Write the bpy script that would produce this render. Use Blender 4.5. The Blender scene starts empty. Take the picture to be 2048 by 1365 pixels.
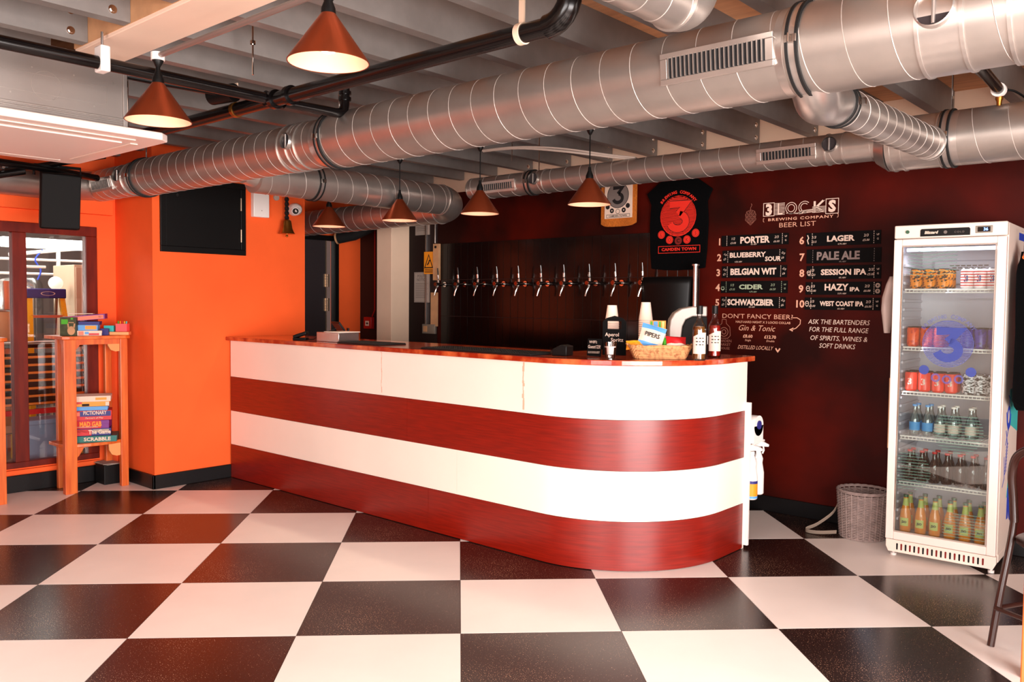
import bpy, bmesh, math, random
from mathutils import Matrix, Vector
random.seed(7)
SC = bpy.context.scene
COL = SC.collection
PI = math.pi
V = Vector
R = math.radians

# ------------------------------------------------------------ camera, light, exposure
cam_data = bpy.data.cameras.new('camera')
cam = bpy.data.objects.new('camera', cam_data)
COL.objects.link(cam)
cam_data.sensor_width = 36.0
cam_data.lens = 29.72
cam_data.clip_start = 0.05
right = V((0.7498, 0.6616, 0.0099)).normalized()
fwd = V((-0.6603, 0.7495, -0.0468)).normalized()
up = right.cross(fwd).normalized()
right = fwd.cross(up).normalized()
cam.matrix_world = Matrix(((right.x, up.x, -fwd.x, 2.524), (right.y, up.y, -fwd.y, -2.549),
                           (right.z, up.z, -fwd.z, 1.433), (0, 0, 0, 1)))
SC.camera = cam
SC.view_settings.view_transform = 'Standard'
SC.view_settings.look = 'None'
SC.view_settings.gamma = 1.0
SC.view_settings.use_curve_mapping = False
SC.view_settings.exposure = 0.88

world = bpy.data.worlds.new('world')
SC.world = world
world.use_nodes = True
world.node_tree.nodes['Background'].inputs[0].default_value = (1.0, 0.9, 0.82, 1)
world.node_tree.nodes['Background'].inputs[1].default_value = 0.9


def area(name, loc, target, sx, sy, power, color):
    l = bpy.data.lights.new(name, 'AREA')
    l.shape = 'RECTANGLE'
    l.size = sx
    l.size_y = sy
    l.energy = power
    l.color = color
    o = bpy.data.objects.new(name, l)
    COL.objects.link(o)
    o.location = loc
    o.rotation_euler = (V(target) - V(loc)).to_track_quat('-Z', 'Y').to_euler()
    return o


# daylight through the shop windows right of and behind the camera
area('daylight_right', (4.12, -1.45, 1.10), (1.2, -1.1, 0.25), 3.4, 1.9, 235, (1.0, 0.93, 0.91))
area('daylight_behind', (2.3, -4.42, 1.45), (1.6, -1.8, 0.2), 2.6, 1.7, 95, (1.0, 0.92, 0.90))
area('brewery_fill', (-6.2, -0.6, 2.5), (-5.6, 0.2, 0.5), 1.6, 0.8, 30, (1.0, 0.97, 0.93))  # area lamp under the brewery ceiling brightens that room; no window there


# ------------------------------------------------------------ materials
def lin(c):
    return tuple(((v / 255) / 12.92 if v / 255 <= 0.04045 else (((v / 255) + 0.055) / 1.055) ** 2.4) for v in c) + (1.0,)


def mat(name, rgb, rough=0.5, metal=0.0, var=0.0, scale=8.0, bump=0.0, stretch=(1, 1, 1), rgb2=None,
        emit=0.0, coat=0.0, spec=0.5, detail=4, ramp=(0.35, 0.65), trans=0.0, ior=1.45):
    m = bpy.data.materials.new(name)
    m.use_nodes = True
    nt = m.node_tree
    b = nt.nodes['Principled BSDF']
    b.inputs['Base Color'].default_value = lin(rgb)
    b.inputs['Roughness'].default_value = rough
    b.inputs['Metallic'].default_value = metal
    b.inputs['Coat Weight'].default_value = coat
    b.inputs['Coat Roughness'].default_value = min(0.3, rough * 0.8)
    b.inputs['Specular IOR Level'].default_value = spec
    b.inputs['Transmission Weight'].default_value = trans
    b.inputs['IOR'].default_value = ior
    if emit:
        b.inputs['Emission Color'].default_value = lin(rgb)
        b.inputs['Emission Strength'].default_value = emit
    if var or rgb2 or bump:
        tc = nt.nodes.new('ShaderNodeTexCoord')
        mp = nt.nodes.new('ShaderNodeMapping')
        mp.inputs['Scale'].default_value = stretch
        nz = nt.nodes.new('ShaderNodeTexNoise')
        nz.inputs['Scale'].default_value = scale
        nz.inputs['Detail'].default_value = detail
        nt.links.new(tc.outputs['Object'], mp.inputs[0])
        nt.links.new(mp.outputs[0], nz.inputs['Vector'])
        if var or rgb2:
            rp = nt.nodes.new('ShaderNodeValToRGB')
            a = lin(rgb)
            c2 = lin(rgb2) if rgb2 else tuple(min(1, x * (1 + var)) for x in a[:3]) + (1,)
            c1 = a if rgb2 else tuple(x * (1 - var) for x in a[:3]) + (1,)
            rp.color_ramp.elements[0].position = ramp[0]
            rp.color_ramp.elements[1].position = ramp[1]
            rp.color_ramp.elements[0].color = c1
            rp.color_ramp.elements[1].color = c2
            nt.links.new(nz.outputs['Fac'], rp.inputs[0])
            nt.links.new(rp.outputs[0], b.inputs['Base Color'])
        if bump:
            bp = nt.nodes.new('ShaderNodeBump')
            bp.inputs['Strength'].default_value = bump
            bp.inputs['Distance'].default_value = 0.01
            nt.links.new(nz.outputs['Fac'], bp.inputs['Height'])
            nt.links.new(bp.outputs[0], b.inputs['Normal'])
    return m


def glass(name, tint=(255, 255, 255), refl=0.08, alpha=0.0, rgb=(255, 255, 255), rough=0.02):
    """thin clear sheet: transparent body tinted, a fresnel gloss on top, alpha = how much solid colour"""
    m = bpy.data.materials.new(name)
    m.use_nodes = True
    nt = m.node_tree
    nt.nodes.clear()
    out = nt.nodes.new('ShaderNodeOutputMaterial')
    tr = nt.nodes.new('ShaderNodeBsdfTransparent')
    tr.inputs[0].default_value = lin(tint)
    gl = nt.nodes.new('ShaderNodeBsdfGlossy')
    gl.inputs['Roughness'].default_value = rough
    fr = nt.nodes.new('ShaderNodeFresnel')
    fr.inputs[0].default_value = 1.45
    add = nt.nodes.new('ShaderNodeMath')
    add.operation = 'ADD'
    add.inputs[1].default_value = refl
    nt.links.new(fr.outputs[0], add.inputs[0])
    body = tr
    if alpha:
        df = nt.nodes.new('ShaderNodeBsdfDiffuse')
        df.inputs[0].default_value = lin(rgb)
        mx0 = nt.nodes.new('ShaderNodeMixShader')
        mx0.inputs[0].default_value = alpha
        nt.links.new(tr.outputs[0], mx0.inputs[1])
        nt.links.new(df.outputs[0], mx0.inputs[2])
        body = mx0
    mx = nt.nodes.new('ShaderNodeMixShader')
    nt.links.new(add.outputs[0], mx.inputs[0])
    nt.links.new(body.outputs[0], mx.inputs[1])
    nt.links.new(gl.outputs[0], mx.inputs[2])
    nt.links.new(mx.outputs[0], out.inputs[0])
    return m


def speckled(name, rgb, rgb2, thr, scale, rough, spec=0.5, base_var=0.15, bump=0.0):
    """base colour with small crumbs / scuffs showing through"""
    m = mat(name, rgb, rough, spec=spec, var=base_var, scale=2.2, ramp=(0.3, 0.7), bump=bump)
    nt = m.node_tree
    b = nt.nodes['Principled BSDF']
    src = b.inputs['Base Color'].links[0].from_socket
    tc = nt.nodes.new('ShaderNodeTexCoord')
    n1 = nt.nodes.new('ShaderNodeTexNoise')
    n1.inputs['Scale'].default_value = scale
    n1.inputs['Detail'].default_value = 2
    n2 = nt.nodes.new('ShaderNodeTexNoise')
    n2.inputs['Scale'].default_value = 1.6
    nt.links.new(tc.outputs['Object'], n1.inputs['Vector'])
    nt.links.new(tc.outputs['Object'], n2.inputs['Vector'])
    mul = nt.nodes.new('ShaderNodeMath')
    mul.operation = 'MULTIPLY_ADD'
    mul.inputs[1].default_value = 0.25
    nt.links.new(n2.outputs['Fac'], mul.inputs[0])
    nt.links.new(n1.outputs['Fac'], mul.inputs[2])
    rp = nt.nodes.new('ShaderNodeValToRGB')
    rp.color_ramp.elements[0].position = thr
    rp.color_ramp.elements[1].position = thr + 0.03
    nt.links.new(mul.outputs[0], rp.inputs[0])
    mx = nt.nodes.new('ShaderNodeMixRGB')
    nt.links.new(rp.outputs[0], mx.inputs[0])
    nt.links.new(src, mx.inputs[1])
    mx.inputs[2].default_value = lin(rgb2)
    nt.links.new(mx.outputs[0], b.inputs['Base Color'])
    return m


M = {}
M['tile_black'] = speckled('black_lino', (40, 27, 24), (190, 150, 120), 0.79, 190, 0.24, base_var=0.3)
M['tile_white'] = speckled('white_lino', (246, 234, 226), (205, 165, 145), 0.99, 60, 0.34, base_var=0.04)
M['grout'] = mat('floor_joint', (70, 45, 38), 0.8)
M['orange'] = mat('orange_paint', (252, 100, 44), 0.62, var=0.04, scale=3, bump=0.02, spec=0.25)
M['maroon'] = mat('maroon_paint', (86, 12, 3), 0.5, var=0.4, scale=1.3, bump=0.03, spec=0.15, rgb2=(36, 7, 4), ramp=(0.3, 0.62))  # broad noise from red to near-black stands in for lit and dim wall
M['maroon_dark'] = mat('dark_brown_paint', (34, 16, 14), 0.55, var=0.15, scale=3)
M['cream'] = mat('cream_paint', (236, 205, 178), 0.6, var=0.04, scale=3)
M['beam'] = mat('cream_plasterboard', (245, 214, 192), 0.6, var=0.03, scale=2)
M['ply'] = mat('ceiling_plywood', (196, 140, 100), 0.7, var=0.12, scale=4, stretch=(1, 8, 1))
M['steel_joist'] = mat('galvanised_joist', (134, 128, 124), 0.5, metal=0.45, var=0.05, scale=14, bump=0.02)
M['duct'] = mat('galvanised_duct', (182, 173, 166), 0.38, metal=0.85, var=0.06, scale=7, bump=0.02)
M['duct_band'] = mat('duct_collar_steel', (200, 192, 186), 0.32, metal=0.88, var=0.04, scale=12)
M['seam'] = mat('duct_seam_steel', (186, 174, 166), 0.5, metal=0.3)
M['acbox'] = mat('brushed_ac_steel', (160, 150, 144), 0.42, metal=0.75, var=0.05, scale=3)
M['black_pipe'] = mat('black_iron_pipe', (13, 10, 10), 0.2, var=0.2, scale=10)
M['black'] = mat('black_satin', (9, 8, 8), 0.45, spec=0.3)
M['rubber'] = mat('black_rubber', (15, 14, 14), 0.6)
M['black_gloss'] = mat('black_gloss', (14, 13, 14), 0.12, coat=0.3)
M['black_matt'] = mat('black_matt', (12, 11, 11), 0.85)
M['skirting'] = mat('black_skirting', (17, 15, 16), 0.35, spec=0.35)
M['copper'] = mat('copper_lacquer', (152, 70, 40), 0.34, metal=0.8, var=0.06, scale=6)
M['lining'] = mat('lamp_lining', (222, 178, 152), 0.4, emit=0.06)  # faint emission stands in for bulb light on the shade lining
M['bulb'] = mat('lit_bulb', (255, 232, 200), 0.3, emit=10)
M['bar_red'] = mat('red_stained_veneer', (136, 19, 4), 0.34, rgb2=(114, 12, 2), scale=5, stretch=(1.2, 1.2, 26), detail=6, spec=0.5, coat=0.45)
M['bar_white'] = mat('white_laminate', (248, 232, 218), 0.36, var=0.02, scale=2)
M['stain'] = mat('glue_stain', (226, 176, 150), 0.6)
M['marble'] = mat('red_marble', (150, 36, 14), 0.14, rgb2=(226, 112, 60), scale=9, detail=9, ramp=(0.42, 0.72), coat=0.4)
M['splash'] = mat('black_glazed_tile', (15, 9, 8), 0.16, var=0.25, scale=3)
M['splash_grout'] = mat('brown_tile_grout', (70, 36, 28), 0.8)
M['chrome'] = mat('chrome', (225, 218, 212), 0.12, metal=1.0)
M['steel'] = mat('stainless_steel', (200, 192, 188), 0.25, metal=0.95, var=0.05, scale=5)
M['silver'] = mat('silver_plastic', (172, 160, 152), 0.45, metal=0.3)
M['white'] = mat('white_plastic', (242, 232, 226), 0.35)
M['offwhite'] = mat('offwhite_enamel', (242, 224, 210), 0.32)
M['pinkwhite'] = mat('ac_white_plastic', (248, 226, 216), 0.4)
M['grille_dark'] = mat('grille_shade', (16, 14, 18), 0.8)  # dark colour painted in for the shade inside the duct grilles
M['window_wood'] = mat('window_mahogany', (118, 30, 12), 0.4, rgb2=(96, 20, 8), scale=4, stretch=(6, 6, 1), spec=0.3)
M['pane'] = glass('window_glass', (246, 248, 246), 0.02)
M['fridge_glass'] = glass('fridge_glass', (244, 250, 248), 0.05)
M['pine'] = mat('varnished_pine', (232, 118, 50), 0.34, rgb2=(206, 86, 30), scale=3, stretch=(9, 9, 0.8), detail=6, coat=0.3)
M['pine_light'] = mat('pine_bracket', (244, 160, 96), 0.4, var=0.06, scale=4)
M['brass'] = mat('aged_brass', (160, 104, 42), 0.3, metal=0.9, var=0.2, scale=14)
M['chalk'] = mat('chalk_white', (236, 208, 190), 0.9)
M['chalk_orange'] = mat('chalk_pale_orange', (228, 168, 140), 0.9)
M['chalk_grey'] = mat('chalk_grey', (140, 122, 116), 0.9)
M['chalk_green'] = mat('chalk_green', (168, 180, 150), 0.9)
M['chalk_faint'] = mat('chalk_faint', (150, 92, 76), 0.9)
M['board'] = mat('blackboard', (9, 7, 7), 0.75, var=0.3, scale=9, spec=0.15)
M['tee'] = mat('black_cotton', (5, 5, 6), 0.95, spec=0.1, bump=0.2, scale=60)
M['tee_red'] = mat('red_screen_print', (232, 42, 24), 0.7)
M['tee_dark'] = mat('dark_red_print', (120, 22, 14), 0.8)
M['mustard'] = mat('mustard_towel', (190, 104, 30), 0.95, bump=0.5, scale=90, var=0.15)
M['paper'] = mat('paper', (232, 206, 186), 0.8, var=0.04, scale=5)
M['paper_dim'] = mat('grey_paper', (176, 158, 146), 0.8)
M['ink'] = mat('black_ink', (26, 22, 22), 0.8)
M['ink_grey'] = mat('grey_ink', (120, 108, 102), 0.8)
M['yellow'] = mat('yellow_plastic', (240, 176, 24), 0.45)
M['blue'] = mat('blue_print', (40, 70, 190), 0.5)
M['navy'] = mat('navy_print', (44, 42, 118), 0.5)
M['sky'] = mat('light_blue_print', (92, 160, 222), 0.45)
M['teal'] = mat('teal_print', (60, 190, 186), 0.5)
M['green_box'] = mat('dark_green_card', (62, 66, 40), 0.5, var=0.3, scale=30)
M['green'] = mat('green_print', (76, 170, 40), 0.5)
M['red'] = mat('red_print', (206, 26, 30), 0.45)
M['redpaint'] = mat('red_paint', (180, 22, 18), 0.4)
M['purple'] = mat('purple_print', (120, 40, 130), 0.45)
M['coral'] = mat('coral_print', (250, 120, 90), 0.45)
M['pink'] = mat('pink_card', (250, 92, 96), 0.5)
M['scrab'] = mat('teal_green_card', (34, 112, 104), 0.45)
M['amber'] = mat('orange_print', (244, 150, 30), 0.45)
M['wicker'] = mat('natural_wicker', (214, 152, 98), 0.7, rgb2=(150, 88, 46), scale=60, ramp=(0.45, 0.7))
M['wicker_grey'] = mat('grey_wicker', (150, 130, 124), 0.8, var=0.15, scale=30)
M['strap'] = mat('canvas_strap', (158, 138, 122), 0.9)
M['cup'] = mat('paper_cup', (250, 224, 206), 0.55)
M['wax'] = mat('white_wax', (250, 232, 224), 0.6)
M['clear'] = glass('clear_glass', (250, 250, 250), 0.06)
M['amber_glass'] = glass('straw_coloured_glass', (236, 196, 120), 0.06)
M['wine'] = glass('golden_drink', (222, 170, 80), 0.04, 0.3, (190, 120, 40))
M['red_drink'] = glass('red_drink', (225, 30, 20), 0.06, 0.5, (190, 20, 10))
M['label'] = mat('cream_label', (226, 204, 190), 0.5)
M['juice'] = mat('orange_juice', (242, 142, 34), 0.2, coat=0.6)
M['juice_label'] = mat('juice_label', (206, 214, 120), 0.4)
M['cap_green'] = mat('green_cap', (70, 110, 84), 0.35, metal=0.5)
M['cola'] = mat('cola_glass', (52, 24, 22), 0.1, coat=0.6)
M['water'] = glass('water_glass', (222, 232, 232), 0.1, 0.12, (220, 230, 230))
M['interior'] = mat('fridge_lining', (206, 198, 208), 0.4)
M['fridge_light'] = mat('fridge_tube', (225, 228, 255), 0.3, emit=2.2)
M['can_top'] = mat('can_aluminium', (190, 186, 190), 0.25, metal=0.9)
M['can_orange'] = mat('can_orange_black', (236, 132, 22), 0.3, rgb2=(28, 18, 14), scale=55, stretch=(1, 1, 2), ramp=(0.52, 0.56))
M['can_red'] = mat('can_red', (240, 62, 44), 0.3, var=0.06, scale=30)
M['can_vermil'] = mat('can_vermilion', (236, 84, 26), 0.3, rgb2=(196, 40, 18), scale=55, ramp=(0.5, 0.56))
M['can_purple'] = mat('can_purple', (62, 44, 140), 0.3, rgb2=(38, 26, 92), scale=55, ramp=(0.5, 0.56))
M['can_stripe_w'] = mat('can_white', (240, 226, 226), 0.3)
M['can_grey'] = mat('can_black_white', (220, 212, 214), 0.3, rgb2=(34, 32, 38), scale=45, stretch=(1, 1, 2.5), ramp=(0.5, 0.54))
M['decal_blue'] = glass('blue_window_vinyl', (255, 255, 255), 0.0, 0.75, (70, 84, 160))
M['decal_soft'] = glass('pale_blue_window_vinyl', (255, 255, 255), 0.0, 0.42, (96, 104, 176))
M['decal_green'] = glass('green_window_vinyl', (255, 255, 255), 0.0, 0.4, (120, 170, 150))
M['lcd'] = mat('blue_display', (90, 130, 255), 0.3, emit=4)
M['hinge'] = mat('hinge_steel', (196, 172, 146), 0.35, metal=0.8)
M['door_dark'] = mat('dark_grey_door', (52, 46, 48), 0.4)
M['grey_socket'] = mat('grey_metal_socket', (150, 140, 128), 0.4, metal=0.4)
M['chair_metal'] = mat('dark_brown_metal', (52, 26, 20), 0.3, coat=0.3)
M['bench_orange'] = mat('orange_slat', (222, 120, 40), 0.5)
M['tank'] = mat('brewery_tank_steel', (214, 212, 212), 0.2, metal=0.9)
M['white_glow'] = mat('lit_fluorescent_tube', (255, 252, 246), 0.4, emit=6)
M['brew_wall'] = mat('brewery_grey_wall', (120, 108, 104), 0.7)
M['brew_floor'] = mat('brewery_floor', (110, 84, 74), 0.5)
M['beige'] = mat('beige_cabinet', (200, 172, 146), 0.5)
M['globe'] = mat('white_globe', (255, 232, 214), 0.4, emit=0.6)  # weak emission put in to brighten the pale sphere
M['blue_crate'] = mat('pale_blue_crate', (132, 144, 172), 0.5)
M['tan'] = mat('tan_board', (200, 150, 108), 0.6, var=0.1, scale=10)


# ------------------------------------------------------------ mesh builder
class MB:
    def __init__(s):
        s.v = []
        s.f = []

    def add(s, vs, fs, T=None):
        n = len(s.v)
        for p in vs:
            p = V(p)
            s.v.append(T @ p if T is not None else p)
        s.f += [tuple(n + i for i in f) for f in fs]
        return s

    def box(s, x0, x1, y0, y1, z0, z1, T=None):
        vs = [(x, y, z) for z in (z0, z1) for y in (y0, y1) for x in (x0, x1)]
        return s.add(vs, [(0, 2, 3, 1), (4, 5, 7, 6), (0, 1, 5, 4), (2, 6, 7, 3), (0, 4, 6, 2), (1, 3, 7, 5)], T)

    def cyl(s, p0, p1, r0, r1=None, n=16, T=None, caps=True):
        r1 = r0 if r1 is None else r1
        p0, p1 = V(p0), V(p1)
        q = (p1 - p0).to_track_quat('Z', 'Y')
        vs = []
        for p, r in ((p0, r0), (p1, r1)):
            for i in range(n):
                a = 2 * PI * i / n
                vs.append(p + q @ V((r * math.cos(a), r * math.sin(a), 0)))
        fs = [(i, (i + 1) % n, n + (i + 1) % n, n + i) for i in range(n)]
        if caps:
            fs += [tuple(range(n))[::-1], tuple(range(n, 2 * n))]
        return s.add(vs, fs, T)

    def tube(s, pts, r, n=8, T=None, closed=False, caps=True):
        pts = [V(p) for p in pts]
        m = len(pts)
        rr = r if isinstance(r, (list, tuple)) else [r] * m
        tang = []
        for i in range(m):
            a = pts[i - 1] if (i or closed) else pts[0]
            b = pts[(i + 1) % m] if (i < m - 1 or closed) else pts[-1]
            tang.append((b - a).normalized())
        nrm = tang[0].orthogonal().normalized()
        vs = []
        for i in range(m):
            if i:
                q = tang[i - 1].rotation_difference(tang[i])
                nrm = (q @ nrm).normalized()
            bi = tang[i].cross(nrm)
            for k in range(n):
                a = 2 * PI * k / n
                vs.append(pts[i] + nrm * rr[i] * math.cos(a) + bi * rr[i] * math.sin(a))
        fs = []
        for i in range(m if closed else m - 1):
            j = (i + 1) % m
            for k in range(n):
                fs.append((i * n + k, i * n + (k + 1) % n, j * n + (k + 1) % n, j * n + k))
        if caps and not closed:
            fs += [tuple(range(n))[::-1], tuple(range((m - 1) * n, m * n))]
        return s.add(vs, fs, T)

    def lathe(s, prof, n=24, T=None, caps=True):
        vs = []
        for r, z in prof:
            for i in range(n):
                a = 2 * PI * i / n
                vs.append((max(r, 1e-5) * math.cos(a), max(r, 1e-5) * math.sin(a), z))
        fs = []
        for j in range(len(prof) - 1):
            for i in range(n):
                fs.append((j * n + i, j * n + (i + 1) % n, (j + 1) * n + (i + 1) % n, (j + 1) * n + i))
        if caps:
            fs += [tuple(range(n))[::-1], tuple(range((len(prof) - 1) * n, len(prof) * n))]
        return s.add(vs, fs, T)

    def prism(s, poly, h0, h1, T=None):
        n = len(poly)
        vs = [(x, y, h0) for x, y in poly] + [(x, y, h1) for x, y in poly]
        fs = [tuple(range(n))[::-1], tuple(range(n, 2 * n))] + [(i, (i + 1) % n, n + (i + 1) % n, n + i) for i in range(n)]
        return s.add(vs, fs, T)

    def stroke(s, pts, w, T=None, h=0.0006, closed=False):
        """flat ribbon of width w through 2-D points, thickness h"""
        pts = [V((p[0], p[1])) for p in pts]
        m = len(pts)
        L, Rr = [], []
        for i in range(m):
            a = pts[i - 1] if (i or closed) else pts[0]
            b = pts[(i + 1) % m] if (i < m - 1 or closed) else pts[-1]
            d0 = (pts[i] - a).normalized() if (pts[i] - a).length > 1e-9 else (b - pts[i]).normalized()
            d1 = (b - pts[i]).normalized() if (b - pts[i]).length > 1e-9 else d0
            d = (d0 + d1)
            d = d.normalized() if d.length > 1e-6 else d1
            nn = V((-d.y, d.x))
            c = max(0.5, nn.dot(V((-d1.y, d1.x))))
            o = nn * (w / 2 / c)
            L.append(pts[i] + o)
            Rr.append(pts[i] - o)
        for i in range(m if closed else m - 1):
            j = (i + 1) % m
            s.prism([L[i], L[j], Rr[j], Rr[i]], 0, h, T)
        return s

    def disc(s, x, y, r, T=None, h=0.0006, n=28, r0=None, ry=None):
        ry = ry or r
        if r0:
            o = [(x + r * math.cos(2 * PI * i / n), y + ry * math.sin(2 * PI * i / n)) for i in range(n)]
            q = [(x + r0 * math.cos(2 * PI * i / n), y + r0 * ry / r * math.sin(2 * PI * i / n)) for i in range(n)]
            for i in range(n):
                j = (i + 1) % n
                s.prism([o[i], o[j], q[j], q[i]], 0, h, T)
            return s
        return s.prism([(x + r * math.cos(2 * PI * i / n), y + ry * math.sin(2 * PI * i / n)) for i in range(n)], 0, h, T)

    def rect(s, x0, x1, y0, y1, T=None, h=0.0006):
        return s.box(x0, x1, y0, y1, 0, h, T)

    def frame(s, x0, x1, y0, y1, w, T=None, h=0.0006):
        return s.stroke([(x0, y0), (x1, y0), (x1, y1), (x0, y1)], w, T, h, closed=True)

    def build(s, name, m, parent=None, smooth=True, bevel=0.0, loc=None, rotz=0.0, ang=35):
        me = bpy.data.meshes.new(name)
        me.from_pydata([tuple(p) for p in s.v], [], s.f)
        bm = bmesh.new()
        bm.from_mesh(me)
        bmesh.ops.recalc_face_normals(bm, faces=bm.faces)
        bm.to_mesh(me)
        bm.free()
        if smooth:
            for p in me.polygons:
                p.use_smooth = True
            me.set_sharp_from_angle(angle=R(ang))
        me.materials.append(M[m] if isinstance(m, str) else m)
        o = bpy.data.objects.new(name, me)
        COL.objects.link(o)
        if bevel:
            bv = o.modifiers.new('bevel', 'BEVEL')
            bv.width = bevel
            bv.segments = 2
            bv.limit_method = 'ANGLE'
        if parent:
            o.parent = parent
        if loc:
            o.location = loc
        if rotz:
            o.rotation_euler = (0, 0, rotz)
        return o


def thing(name, label, cat, loc=(0, 0, 0), rotz=0.0, group=None, rot=None):
    o = bpy.data.objects.new(name, None)
    o.empty_display_size = 0.05
    COL.objects.link(o)
    o.location = loc
    o.rotation_euler = rot if rot else (0, 0, rotz)
    o['label'] = label
    o['category'] = cat
    if group:
        o['group'] = group
    return o


def tag(o, label, cat, group=None):
    o['label'] = label
    o['category'] = cat
    if group:
        o['group'] = group
    return o


def struct(o):
    o['kind'] = 'structure'
    return o


def stuff(o):
    o['kind'] = 'stuff'
    return o


def dup(root, loc, rotz=None, label=None, group=None, rot=None):
    r = root.copy()
    COL.objects.link(r)
    r.location = loc
    if rotz is not None:
        r.rotation_euler = (0, 0, rotz)
    if rot is not None:
        r.rotation_euler = rot
    if label:
        r['label'] = label
    if group:
        r['group'] = group
    for ch in list(root.children):
        c = ch.copy()
        COL.objects.link(c)
        c.parent = r
        for g in list(ch.children):
            d = g.copy()
            COL.objects.link(d)
            d.parent = c
    return r


_tc = {}


def text_geo(body, size, bold=0.0, shear=0.0, space=1.0):
    key = (body, bold, shear, space)
    if key not in _tc:
        c = bpy.data.curves.new('t', 'FONT')
        c.body = body
        c.size = 1.0
        c.offset = bold
        c.shear = shear
        c.space_character = space
        c.resolution_u = 2
        c.fill_mode = 'FRONT'
        o = bpy.data.objects.new('t', c)
        me = bpy.data.meshes.new_from_object(o)
        _tc[key] = ([v.co.copy() for v in me.vertices], [tuple(p.vertices) for p in me.polygons])
        bpy.data.objects.remove(o)
        bpy.data.curves.remove(c)
        bpy.data.meshes.remove(me)
    vs, fs = _tc[key]
    if not vs:
        return [], []
    x0 = min(v.x for v in vs)
    x1 = max(v.x for v in vs)
    return [V(((v.x - (x0 + x1) / 2) * size, v.y * size, 0)) for v in vs], fs


def put_text(mb, body, x, y, size, T, bold=0.0, shear=0.0, width=None, space=1.0, h=0.0008, rot=0.0, height=None, align='C'):
    """flat lettering: cap height about 0.7*size, (x, y) = centre of the baseline"""
    vs, fs = text_geo(body, size, bold, shear, space)
    if not vs:
        return mb
    w = max(v.x for v in vs) - min(v.x for v in vs)
    k = (width / w) if width else 1.0
    off = 0
    if align == 'L':
        off = w * k / 2
    if align == 'R':
        off = -w * k / 2
    Q = T @ Matrix.Translation((x, y, h)) @ Matrix.Rotation(rot, 4, 'Z')
    mb.add([V((v.x * k + off, v.y, 0)) for v in vs], fs, Q)
    return mb


def arc_text(mb, body, cx, cy, r, a0, a1, size, T, bold=0.03, h=0.0008):
    """letters standing on an arc from angle a0 (left) to a1 (right), degrees"""
    n = len(body)
    for i, ch in enumerate(body):
        if ch == ' ':
            continue
        a = R(a0 + (a1 - a0) * i / (n - 1))
        put_text(mb, ch, cx + r * math.cos(a), cy + r * math.sin(a), size, T, bold=bold, rot=a - PI / 2, h=h)
    return mb


def three(mb, cx, cy, H, T, h=0.001, w=None):
    """flat-topped numeral 3, H tall"""
    w = w or H * 0.2
    k = H
    pts = [(-0.33, 0.40), (0.30, 0.40), (0.0, 0.06)]
    mb.stroke([(cx + x * k, cy + y * k) for x, y in pts], w, T, h)
    arc = []
    for i in range(15):
        a = R(80 - (80 + 165) * i / 14)
        arc.append((cx + (0.0 + 0.31 * math.cos(a)) * k, cy + (-0.19 + 0.25 * math.sin(a)) * k))
    mb.stroke(arc, w, T, h)
    return mb


def wavy(mb, x0, x1, y, n, amp, per, ph, w, T):
    pts = [(x0 + (x1 - x0) * i / n, y + amp * math.sin(2 * PI * (x0 + (x1 - x0) * i / n) / per + ph)) for i in range(n + 1)]
    mb.stroke(pts, w, T)
    return mb


FACE_S = Matrix.Rotation(R(90), 4, 'X')                       # flat art facing -y (x stays, y goes up)
FACE_E = Matrix.Rotation(R(90), 4, 'Z') @ FACE_S              # flat art facing +x

# ------------------------------------------------------------ setting
XL, XR, YF, YB, ZC = -4.25, 4.2, -4.6, 2.99, 2.70


def clip(poly, axis, lim, sign):
    out = []
    n = len(poly)
    for i in range(n):
        a, b = poly[i], poly[(i + 1) % n]
        ia, ib = (a[axis] - lim) * sign <= 1e-9, (b[axis] - lim) * sign <= 1e-9
        if ia:
            out.append(a)
        if ia != ib:
            t = (lim - a[axis]) / (b[axis] - a[axis])
            out.append((a[0] + t * (b[0] - a[0]), a[1] + t * (b[1] - a[1])))
    return out


floor = struct(MB().box(-4.45, XR, YF, YB, -0.06, -0.004).build('floor', 'grout', smooth=False))
Q2 = 2 ** -0.5
TS = 0.70
gap = 0.0012
for a in range(-9, 9):
    for b in range(-6, 8):
        cx, cy = (a + .5) * TS, (b + .5) * TS
        wx, wy = (cx - cy) * Q2, (cx + cy) * Q2
        if not (-4.9 < wx < 3.4 and -3.3 < wy < 3.6):
            continue
        # leave out what lies behind the camera's view
        if wy + 1.2 < -0.9 * (wx - 2.5) * 0 - 2.3:
            continue
        poly = []
        for dx, dy in ((0, 0), (1, 0), (1, 1), (0, 1)):
            x = (a + dx) * TS + (gap if dx == 0 else -gap)
            y = (b + dy) * TS + (gap if dy == 0 else -gap)
            poly.append(((x - y) * Q2, (x + y) * Q2))
        for ax, lim, sg in ((0, -4.249, -1), (0, XR - .001, 1), (1, YF + .001, -1), (1, YB - .001, 1)):
            poly = clip(poly, ax, lim, sg) if poly else poly
        if len(poly) < 3:
            continue
        px_ = sum(p[0] for p in poly) / len(poly)
        py_ = sum(p[1] for p in poly) / len(poly)
        MB().prism([(p[0] - px_, p[1] - py_) for p in poly], -0.004, 0.0).build(
            'floor_tile', 'tile_black' if (a + b) % 2 else 'tile_white', floor, smooth=False, loc=(px_, py_, 0))
# recess behind the column keeps a strip of floor of its own
MB().box(-4.45, -4.25, 1.73, YB, -0.004, 0.0).build('floor_strip', 'tile_black', floor, smooth=False)

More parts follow.
